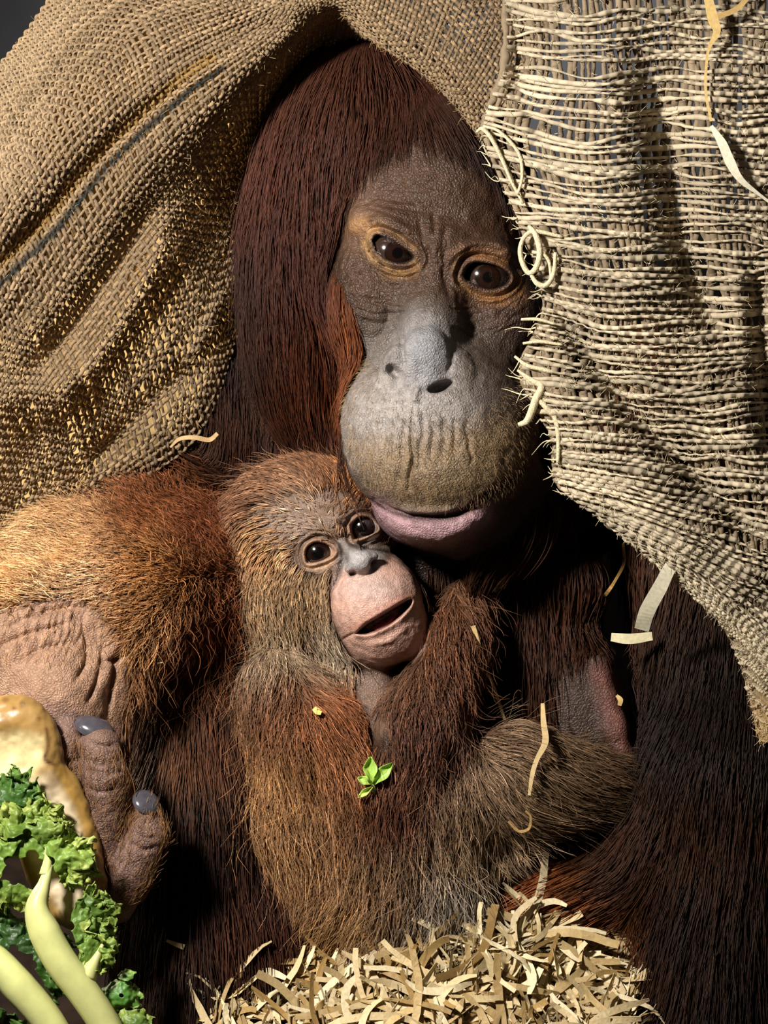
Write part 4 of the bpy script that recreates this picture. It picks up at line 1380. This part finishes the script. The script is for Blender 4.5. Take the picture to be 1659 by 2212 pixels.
for k, (pts, r) in enumerate([
        ([(1030, 285, 335), (1042, 278, 345), (1062, 300, 348), (1085, 345, 345), (1105, 392, 345), (1130, 440, 345)], [3, 5, 5, 4, 3]),
        ([(1044, 272, 345), (1080, 285, 352), (1120, 330, 352), (1128, 380, 352), (1118, 420, 350)], [3, 4, 4, 3]),
        ([(1142, 488, 350), (1156, 505, 362), (1166, 540, 366), (1160, 575, 364), (1143, 590, 356), (1128, 566, 352), (1124, 535, 352), (1136, 508, 354), (1160, 500, 358), (1215, 512, 362)], [4, 7, 7, 6, 6, 5, 5, 4]),
        ([(1145, 590, 356), (1160, 612, 362), (1180, 616, 366), (1196, 590, 366), (1200, 545, 366)], [4, 6, 6, 5, 4]),
        ([(1150, 545, 360), (1172, 548, 364), (1186, 566, 364), (1190, 600, 364)], [3, 4, 4, 3]),
        ([(1112, 770, 356), (1140, 790, 366), (1180, 800, 370), (1230, 815, 372)], [3, 5, 5, 3]),
        ([(1118, 800, 360), (1150, 822, 370), (1170, 835, 374), (1158, 862, 374), (1150, 885, 370), (1138, 910, 364), (1120, 918, 360)], [3, 6, 8, 9, 9, 8, 5]),
        ([(1158, 858, 372), (1180, 880, 374), (1200, 905, 372), (1206, 950, 370), (1205, 1000, 368)], [5, 7, 6, 5, 4]),
        ([(1126, 690, 352), (1160, 690, 360), (1200, 700, 364)], [3, 4, 3]), ([(1130, 742, 352), (1165, 738, 362), (1215, 745, 366)], [3, 4, 3])]):
    link('frayed_cord', tube_mesh('frayed_cord', smooth_line(pts, 7), r), sheet, M_cord)
print('cloth', time.time() - T0)


# ------------------------------------------------------------------ bedding of wood wool under the animals
M_straw = mat_plain('pale wood wool', '#d3b884', 0.55, 0.35, 0.25, 500, 0.0, attr=True)
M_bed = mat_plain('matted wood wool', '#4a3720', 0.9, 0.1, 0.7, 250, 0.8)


def bed_d(x, y):
    return 105 + (y - 1950) * 0.75 + 40 * math.sin(x / 130.0) + 26 * math.sin(y / 60.0 + x / 90.0)


def bed_y0(x):
    """upper edge of the heap along x"""
    return np.interp(x, [380, 480, 640, 800, 950, 1080, 1200, 1330, 1420], [2190, 2110, 2020, 2020, 2010, 1985, 1940, 1920, 1950])


nx, ny = 70, 40
BV = []
for j in range(ny):
    for i in range(nx):
        x = 455 + i * (960 / (nx - 1)); y = bed_y0(x) + (2330 - bed_y0(x)) * j / (ny - 1)
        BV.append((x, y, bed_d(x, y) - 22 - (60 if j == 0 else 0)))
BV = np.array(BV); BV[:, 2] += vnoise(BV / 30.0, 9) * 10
BFa = np.array([(j * nx + i, j * nx + i + 1, (j + 1) * nx + i + 1, (j + 1) * nx + i) for j in range(ny - 1) for i in range(nx - 1)])
ring = [i for i in range(nx)] + [j * nx + nx - 1 for j in range(1, ny)] + [(ny - 1) * nx + i for i in range(nx - 2, -1, -1)] + [j * nx for j in range(ny - 2, 0, -1)]
BW = W(BV); skirt = BW[ring].copy(); skirt[:, 2] = 0.071
nr = len(ring); b0 = len(BW)
BFa = np.vstack([BFa, np.array([(ring[k], ring[(k + 1) % nr], b0 + (k + 1) % nr, b0 + k) for k in range(nr)])])
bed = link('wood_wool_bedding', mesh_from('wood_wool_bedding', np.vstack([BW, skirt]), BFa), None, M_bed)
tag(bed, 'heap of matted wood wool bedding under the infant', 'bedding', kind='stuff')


def strip_geo(rng, L, w, bend, twist, n=13, th=0.4):
    """a curled flat strip centred on the origin, in photo pixels: vertices and quads"""
    t = np.linspace(-0.5, 0.5, n)
    ang = np.cumsum(np.full(n, bend / n) + rng.normal(0, 0.10, n)); ang -= ang[n // 2]
    elev = np.cumsum(rng.normal(0, 0.10, n)) + np.linspace(-1, 1, n) * rng.normal(0, 0.2); elev -= elev[n // 2]
    d = np.stack([np.cos(ang) * np.cos(elev), np.sin(ang) * np.cos(elev), np.sin(elev)], 1) * L / n
    P = np.cumsum(d, 0); P -= P.mean(0)
    T = np.gradient(P, axis=0); T /= np.linalg.norm(T, axis=1, keepdims=True)
    a = np.cross(T, [0, 0, 1.0]); a /= np.linalg.norm(a, axis=1, keepdims=True) + 1e-9
    b = np.cross(a, T)
    tw = twist * t * 2 + rng.uniform(-0.4, 0.4)
    s = a * np.cos(tw)[:, None] + b * np.sin(tw)[:, None]; nn = np.cross(s, T)
    ww = w * np.interp(t, [-0.5, -0.3, 0.3, 0.5], [rng.uniform(0.5, 1), 1, 1, rng.uniform(0.4, 1)])[:, None]
    V = np.stack([P - s * ww - nn * th, P + s * ww - nn * th, P + s * ww + nn * th, P - s * ww + nn * th], 1).reshape(-1, 3)
    F = []
    for i in range(n - 1):
        for k in range(4):
            F.append((i * 4 + k, i * 4 + (k + 1) % 4, (i + 1) * 4 + (k + 1) % 4, (i + 1) * 4 + k))
    F += [(3, 2, 1, 0), tuple((n - 1) * 4 + k for k in range(4))]
    return V, np.array([f for f in F])


AX = np.stack([RIGHT, -UPV, BACK])        # photo pixel axes -> metres


def straw_mesh(name, V, F, color, rng):
    c = lin(color) * rng.uniform(0.75, 1.2)
    return mesh_from(name, (V @ AX) * S, F, np.tile(c, (len(V), 1)), smooth=False)


srng = np.random.default_rng(99)
SHADES = ['#d3bd8e', '#c6ab78', '#e4d4ac', '#b99a62', '#d8c294', '#a5844e']
variants = []
for k in range(30):
    V, F = strip_geo(srng, srng.uniform(130, 330), srng.uniform(4.5, 9.5), srng.uniform(-2.8, 2.8), srng.uniform(-1.3, 1.3))
    variants.append(straw_mesh('wood_wool_strip', V, F, SHADES[k % 6], srng))
    variants[-1].materials.append(M_straw)


def drop(x, y, d, me, label, group=None, roll=0.0, scale=1.0):
    o = bpy.data.objects.new('wood_wool_strip', me)
    COL.objects.link(o)
    pitch = Matrix.Rotation(-roll, 4, Vector(BACK))
    o.matrix_world = Matrix.Translation(Vector(W((x, y, d))[0])) @ Matrix.Rotation(-0.5 + srng.uniform(-0.25, 0.25), 4, Vector(RIGHT)) @ pitch @ Matrix.Scale(scale, 4)
    tag(o, label, 'wood wool', group)
    return o


spots = []
while len(spots) < 290:
    x = srng.uniform(470, 1360); y = srng.uniform(1960, 2235)
    if y < bed_y0(x) + 22: continue
    if x < 640 and srng.random() < 0.35: continue
    spots.append((x, y))
spots.sort(key=lambda p: p[1])
for x, y in spots:
    drop(x, y, bed_d(x, y) + srng.uniform(2, 30), variants[srng.integers(30)], 'pale curled wood wool strip lying in the bedding heap', 'wood wool strips in the bedding heap',
         srng.uniform(0, 6.28), srng.uniform(0.7, 1.1))
# the countless finer shreds between them
VV, FF, CC = [], [], []; off = 0
for k in range(1500):
    x = srng.uniform(440, 1370); y = srng.uniform(1940, 2300)
    if y < bed_y0(x) + 8: continue
    V, F = strip_geo(srng, srng.uniform(60, 190), srng.uniform(1.2, 3.6), srng.uniform(-2, 2), srng.uniform(-1.5, 1.5), n=6, th=0.8)
    a = srng.uniform(0, 6.28); R = np.array([[math.cos(a), math.sin(a), 0], [-math.sin(a), math.cos(a), 0], [0, 0, 1]])
    V = V @ R + np.array([x, y, bed_d(x, y) + srng.uniform(-22, 8)])
    VV.append(V); FF.append(F + off); off += len(V)
    CC.append(np.tile(lin(SHADES[srng.integers(6)]) * srng.uniform(0.35, 0.95), (len(V), 1)))
o = link('wood_wool_shreds', mesh_from('wood_wool_shreds', W(np.vstack(VV)), np.vstack(FF), np.vstack(CC), smooth=False), None, M_straw)
tag(o, 'fine shreds of wood wool between the strips of the bedding', 'wood wool', kind='stuff')


def ribbon(name, pts, widths, color, label, cat='straw', th=1.2, tw=(0, 0)):
    L = smooth_line(pts, 6) if len(pts) > 2 else np.linspace(pts[0], pts[1], 6)
    n = len(L)
    ww = np.interp(np.linspace(0, 1, n), np.linspace(0, 1, len(widths)), widths)
    T = np.gradient(L, axis=0); T /= np.linalg.norm(T, axis=1, keepdims=True) + 1e-9
    a = np.cross(T, [0, 0, 1.0]); a /= np.linalg.norm(a, axis=1, keepdims=True) + 1e-9
    b = np.cross(a, T); t = np.linspace(tw[0], tw[1], n)[:, None]
    s = a * np.cos(t) + b * np.sin(t); nn = np.cross(s, T)
    ww = ww[:, None]
    V = np.stack([L - s * ww - nn * th, L + s * ww - nn * th, L + s * ww + nn * th, L - s * ww + nn * th], 1).reshape(-1, 3)
    F = [(i * 4 + k, i * 4 + (k + 1) % 4, (i + 1) * 4 + (k + 1) % 4, (i + 1) * 4 + k) for i in range(n - 1) for k in range(4)]
    F += [(3, 2, 1, 0), tuple((n - 1) * 4 + k for k in range(4))]
    Vw = W(V); c = Vw.mean(0)
    o = link(name, mesh_from(name, Vw - c, F, np.tile(lin(color), (len(V), 1)), smooth=False), None, M_straw)
    o.location = Vector(c)
    tag(o, label, cat)
    return o


def on(sk, pts, lift=6):
    return [(x, y, sk.depth(x, y, 14) + lift) for x, y in pts]


md, bd = M, B
ribbon('straw_strip', [(1320, 1376, 120), (1360, 1380, 122), (1409, 1374, 118)], [9, 11, 11, 9], '#eadfb6', 'short flat pale straw strip caught below the burlap hem on the right')
ribbon('straw_strip', [(1560, 1168, 372), (1500, 1180, 380), (1455, 1215, 376), (1425, 1270, 340), (1398, 1320, 290), (1386, 1360, 250)], [8, 10, 13, 16, 17, 16], '#ece4c8', 'long bent straw strip hanging off the burlap hem above the short flat one')
ribbon('straw_strip', [(1172, 1520, 150), (1174, 1560, 190), (1178, 1602, 262), (1160, 1640, 276), (1150, 1672, 284), (1143, 1718, 284)], [4, 6, 7, 5, 5, 3], '#dcc08c', 'twisted straw strip hanging down in front of the infant thigh')
ribbon('straw_curl', [(1098, 1775, 280), (1120, 1795, 272), (1142, 1790, 272), (1146, 1765, 282), (1136, 1752, 288)], [2, 3, 3, 2.5, 2], '#c8a468', 'small hooked straw curl in the fur under the infant thigh')
ribbon('straw_strip', [(1022, 1352, 200), (1036, 1395, 190), (1050, 1440, 150), (1072, 1500, 120), (1090, 1556, 120)], [5, 3, 2.5, 3.5, 3], '#d8b880', 'thin straw strip hanging beside the raised arm of the infant')
ribbon('straw_strip', on(md, [(1346, 1175), (1348, 1215), (1330, 1252), (1310, 1282), (1280, 1316)], 60), [3, 3.5, 3, 4, 2], '#c49a58', 'thin kinked straw strip in the dark gap under the coarse burlap')
ribbon('straw_chip', on(md, [(345, 1432), (352, 1460), (362, 1490), (372, 1500)], 40), [6, 8, 4, 9], '#c8b084', 'pale spatula shaped straw chip on the dark side of the left arm')
ribbon('straw_strip', [(368, 966, 60), (388, 948, 70), (420, 945, 74), (452, 950, 66), (470, 936, 70)], [2, 4, 5, 5, 4], '#c0a070', 'bent straw strip lying above the left arm under the striped burlap')
ribbon('straw_curl', on(md, [(650, 372), (658, 390), (648, 408), (660, 424), (668, 408), (660, 398)], 20), [2, 3, 3, 3, 2.5, 2], '#b89060', 'tiny straw curl tangled in the long hair beside the forehead')
ribbon('straw_chip', on(md, [(360, 2032), (380, 2040), (398, 2046)], 16), [3, 5, 6], '#d8bc88', 'small straw chip on the dark fur at the lower left')
ribbon('straw_curl', on(md, [(526, 806), (534, 812), (548, 812)], 16), [2, 2.5, 1.5], '#a89070', 'tiny pale straw fragment in the dark hair left of the muzzle')
ribbon('straw_crumb', on(bd, [(678, 1530), (686, 1537), (694, 1541)], 20), [5, 7, 4], '#e6d470', 'tiny yellow crumb on the infant shoulder fur')
ribbon('straw_crumb', [(1332, 1502, 90), (1340, 1512, 92), (1338, 1524, 90)], [3, 6, 4], '#d8b878', 'tiny straw crumb in the dark hollow beside the breast')
ribbon('straw_strip', [(1526, -20, 385), (1540, 40, 388), (1548, 70, 388), (1530, 110, 384), (1524, 190, 382), (1536, 262, 386)], [9, 12, 8, 3, 3, 3], '#d8b878', 'tan straw strip hanging down the coarse burlap from the top edge')
ribbon('straw_strip', [(1620, -10, 372), (1590, 20, 380), (1550, 36, 388)], [5, 6, 6], '#cfae70', 'short tan straw strip crossing the top of the longer hanging one')
ribbon('straw_strip', [(1536, 272, 388), (1560, 310, 392), (1578, 352, 392), (1600, 388, 390), (1640, 420, 380), (1680, 450, 370)], [4, 10, 11, 7, 3, 3], '#efe6cc', 'white straw strip lying aslant on the coarse burlap at the right')
ribbon('straw_strip', [(1300, 1998, 130), (1306, 2060, 150), (1320, 2130, 190), (1328, 2190, 230)], [3, 9, 8, 3], '#c8a878', 'long upright straw blade at the right rim of the bedding heap')
ribbon('straw_strip', [(1338, 2010, 130), (1328, 2080, 170), (1324, 2160, 210)], [3, 7, 6], '#b8966a', 'second upright straw blade leaning on the dark leg at the right rim')
ribbon('straw_strip', [(1085, 2024, 130), (1140, 1996, 115), (1210, 1965, 100)], [3, 5, 3], '#e6d2a0', 'long thin straight straw strip lying across the orange leg fur')

# ------------------------------------------------------------------ food held in the hand at the lower left
SF = Field()
SF.ell((35, 1612, 395), (98, 112, 46), roll=-8, k=20)
SF.ell((118, 1800, 388), (92, 205, 44), roll=-17, k=24)
SF.ell((150, 1900, 385), (72, 110, 40), roll=-12, k=24)
SF.ell((16, 1640, 452), (84, 74, 36), roll=-15, k=16, cut=True)
SF.ell((95, 1815, 446), (76, 185, 36), roll=-17, k=16, cut=True)
SF.cap((98, 1650, 445), (160, 1630, 430), 12, 10, k=12, cut=True)
SP, SQ = surface(SF, (-90, 1460, 300), (270, 2060, 480), 4.5)
SP = SF.project(SP, 2)
Q = Skin(SP, [tuple(f) for f in SQ], SF)
Q.P += Q.N * (vnoise(Q.P / 28.0, 3) * 4 + vnoise(Q.P / 10.0, 4) * 1.2)[:, None]
Q.C[:] = lin('#92733c')
Q.paint('#a5824a', poly=[(-90, 1480), (60, 1490), (110, 1540), (125, 1620), (110, 1670), (-90, 1600)], soft=12)
Q.paint('#ecd7a0', poly=[(-60, 1600), (40, 1580), (92, 1590), (96, 1650), (60, 1690), (0, 1720), (-60, 1700)], soft=14)
Q.paint('#e2cfae', poly=[(60, 1690), (110, 1670), (160, 1750), (185, 1850), (200, 1960), (150, 1990), (90, 1900), (40, 1780)], soft=16)
Q.paint('#7a5a34', blobs=[(85, 1740, 26, 20), (70, 1770, 22, 18), (112, 1690, 14, 26)], a=0.7)
Q.paint('#a5803f', line=[(125, 1660), (180, 1760), (212, 1880), (222, 1990)], width=9, a=0.8)
Q.paint('#5a3c20', line=[(100, 1575), (104, 1610), (98, 1640), (118, 1652)], width=5, a=0.8)
Q.paint('#6a4424', blobs=[(10, 1512, 8, 6), (48, 1520, 6, 8), (84, 1552, 6, 5), (30, 1530, 5, 4)], a=0.7)
M_squash = mat_plain('squash flesh and rind', '#d8b070', 0.35, 0.5, 0.35, 140, 0.25, attr=True)
sq = link('squash_piece', Q.mesh('squash_piece'), None, M_squash)
tag(sq, 'half eaten squash piece with yellow rind and cream flesh held in the hand', 'squash')

M_kale = mat_plain('kale leaf', '#4f8a34', 0.45, 0.45, 0.35, 300, 0.3, attr=True)
M_stem = mat_plain('kale stem', '#b9cc7c', 0.4, 0.4, 0.15, 120, 0.15, attr=True)
krng = np.random.default_rng(5)


def lobe(name, parent, c, r, a0, a1, tint='#5f9c3e', tip='#a3cf68', amp=16, dome=24, ns=170, nv=34, inner=0.12, tilt=(0, 0), freq=1.0):
    """a fan of leaf blade whose rim is crimped ever finer"""
    a = np.linspace(math.radians(a0), math.radians(a1), ns); v = np.linspace(inner, 1, nv)
    A, Vv = np.meshgrid(a, v)
    ph = krng.uniform(0, 6.28, 4); s = (A - a[0]) * r / 60.0 * freq
    k1 = np.sin(s * 4.2 + ph[0]) * 0.7 + np.sin(s * 6.7 + ph[1]) * 0.4
    k2 = np.sin(s * 13 + ph[2] + 2 * Vv) + 0.8 * np.sin(s * 19 + ph[3])
    R = r * Vv * (1 + 0.14 * np.sin(s * 2.3 + ph[1]) * Vv + 0.06 * k2 * Vv ** 3)
    x = c[0] + R * np.cos(A); y = c[1] + R * np.sin(A) * 0.92
    zz = c[2] + dome * (1 - Vv ** 2) + amp * 0.6 * k1 * Vv ** 1.6
    # crumple: vector noise, strongest towards the rim
    Q0 = np.stack([x, y, zz], -1).reshape(-1, 3)
    for wl, am in ((30.0, amp * 1.1), (14.0, amp * 0.85), (7.0, amp * 0.35)):
        k = (Vv.ravel() ** 1.3)[:, None] * am * 1.5
        sdn = int(krng.integers(1000))
        Q0 = Q0 + k * np.stack([vnoise(Q0 / wl, sdn), vnoise(Q0 / wl, sdn + 1), vnoise(Q0 / wl, sdn + 2) * 1.3], 1)
    Q0 = Q0.reshape(x.shape + (3,)); x, y, zz = Q0[..., 0], Q0[..., 1], Q0[..., 2]
    P = np.stack([x, y, zz], -1).reshape(-1, 3)
    F = np.array([(j * ns + i, j * ns + i + 1, (j + 1) * ns + i + 1, (j + 1) * ns + i) for j in range(nv - 1) for i in range(ns - 1)])
    w = (Vv ** 3)[..., None] * np.clip(0.5 + 0.5 * vnoise(P / 12.0, 3).reshape(Vv.shape), 0, 1)[..., None]
    C = np.clip((lin(tint) * (1 - w) + lin(tip) * w) * np.array([1.4, 1.05, 0.85]), 0, 1)
    me = mesh_from(name, W(P), F, C.reshape(-1, 3))
    o = link(name, me, parent, M_kale)
    sm = o.modifiers.new('thickness', 'SOLIDIFY'); sm.thickness = 0.0004; sm.offset = 0
    return o


def stem(name, parent, pts, radii, color='#d3d68c'):
    return link(name, tube_mesh(name, smooth_line(pts, 8), radii, 12, color), parent, M_stem)


leaf1 = empty('kale_leaf', (200, 2200, 470))
tag(leaf1, 'frilly green kale leaf with a thick pale stem in front of the squash', 'kale leaf')
stem('stem', leaf1, [(108, 1868, 492), (95, 1910, 500), (80, 1962, 505), (96, 2012, 506), (132, 2078, 505), (180, 2142, 500), (226, 2212, 490), (262, 2290, 480)], [8, 14, 27, 36, 37, 36, 35, 35])
stem('leaf_vein', leaf1, [(98, 1890, 494), (104, 1850, 492), (98, 1800, 488), (70, 1750, 482)], [14, 9, 6, 3])
stem('leaf_vein', leaf1, [(185, 2110, 500), (205, 2075, 496), (222, 2040, 490)], [26, 12, 4])
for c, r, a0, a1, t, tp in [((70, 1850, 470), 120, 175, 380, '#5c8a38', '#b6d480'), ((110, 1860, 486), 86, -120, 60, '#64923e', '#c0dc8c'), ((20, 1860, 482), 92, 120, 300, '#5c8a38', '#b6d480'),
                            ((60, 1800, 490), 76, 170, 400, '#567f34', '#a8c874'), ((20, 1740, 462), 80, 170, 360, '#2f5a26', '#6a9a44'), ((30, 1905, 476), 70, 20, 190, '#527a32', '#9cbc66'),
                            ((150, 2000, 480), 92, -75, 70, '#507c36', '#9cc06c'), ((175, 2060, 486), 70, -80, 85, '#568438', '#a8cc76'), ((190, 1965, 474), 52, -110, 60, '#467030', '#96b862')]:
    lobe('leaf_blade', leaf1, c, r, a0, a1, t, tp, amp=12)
leaf2 = empty('kale_leaf', (60, 2210, 470))
tag(leaf2, 'kale leaf stem in the lower left corner with dark green blades', 'kale leaf')
stem('stem', leaf2, [(-60, 2040, 478), (-10, 2075, 488), (40, 2130, 492), (100, 2200, 485), (140, 2270, 478)], [26, 34, 38, 36, 36])
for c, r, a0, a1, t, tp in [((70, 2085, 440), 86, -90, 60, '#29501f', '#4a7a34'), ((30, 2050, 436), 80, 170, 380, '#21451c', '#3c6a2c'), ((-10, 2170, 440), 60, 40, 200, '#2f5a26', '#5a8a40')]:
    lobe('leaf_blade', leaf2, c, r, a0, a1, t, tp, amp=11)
leaf3 = empty('kale_scrap', (270, 2180, 460))
tag(leaf3, 'small torn kale scrap with a pointed tip right of the kale stems', 'kale leaf')
lobe('leaf_blade', leaf3, (262, 2150, 448), 40, -170, 190, '#3f7a34', '#7fae58', amp=8, ns=80)
lobe('leaf_blade', leaf3, (272, 2122, 448), 28, -140, -40, '#4a8238', '#86b45c', amp=5, ns=40)
leaf4 = empty('kale_scrap', (300, 2215, 470))
tag(leaf4, 'lowest kale scrap cut off by the bottom edge of the view', 'kale leaf')
lobe('leaf_blade', leaf4, (290, 2222, 462), 42, -180, 10, '#467030', '#96b862', amp=8, ns=80)

# sprig of lettuce in the infant's arms
sprig = empty('lettuce_sprig', (800, 1720, 300))
tag(sprig, 'small bright green lettuce sprig lying on the infant chest fur', 'lettuce')
sd0 = max(B.depth(800, 1690, 20), 240) + 16
stem('stem', sprig, [(806, 1728, sd0 - 6), (808, 1705, sd0 + 4), (800, 1680, sd0 + 8), (790, 1650, sd0 + 8)], [3, 4, 3.5, 2], '#cfe08a')


def leaflet(parent, base, tip, w, color, cup=8, name='leaflet'):
    base = np.array(base, float); tip = np.array(tip, float)
    ax = tip - base; L = np.linalg.norm(ax); ax /= L; sd = np.cross(ax, [0, 0, 1]); sd /= np.linalg.norm(sd); nn = np.cross(sd, ax)
    if nn[2] < 0: nn = -nn
    n, m = 14, 9; P = []; C = []
    for i in range(n):
        t = i / (n - 1); ww = w * math.sin(math.pi * min(0.97, 0.12 + 0.86 * t)) ** 0.8 * (0.55 + 0.6 * t)
        for j in range(m):
            u = j / (m - 1) * 2 - 1
            P.append(base + ax * L * t + sd * ww * u * (1 + 0.12 * math.sin(9 * t + 3 * u)) + nn * (cup * u * u + 4 * math.sin(8 * t + u) * abs(u) + 6 * math.sin(math.pi * t)))
            C.append(lin(color) * (1.25 if abs(u) < 0.12 else 1) * (0.85 + 0.25 * t))
    F = np.array([(i * m + j, i * m + j + 1, (i + 1) * m + j + 1, (i + 1) * m + j) for i in range(n - 1) for j in range(m - 1)])
    o = link(name, mesh_from(name, W(np.array(P)), F, np.clip(np.array(C), 0, 1)), parent, M_kale)
    sm = o.modifiers.new('thickness', 'SOLIDIFY'); sm.thickness = 0.0003
    return o


leaflet(sprig, (800, 1690, sd0 + 8), (800, 1634, sd0 + 14), 17, '#aed45c')
leaflet(sprig, (806, 1694, sd0 + 8), (848, 1648, sd0 + 12), 15, '#a4cc58')
leaflet(sprig, (802, 1692, sd0 + 8), (772, 1680, sd0 + 10), 11, '#bcdc6c')
leaflet(sprig, (804, 1700, sd0 + 8), (772, 1724, sd0 + 14), 8, '#d0e878')
print('all', time.time() - T0)
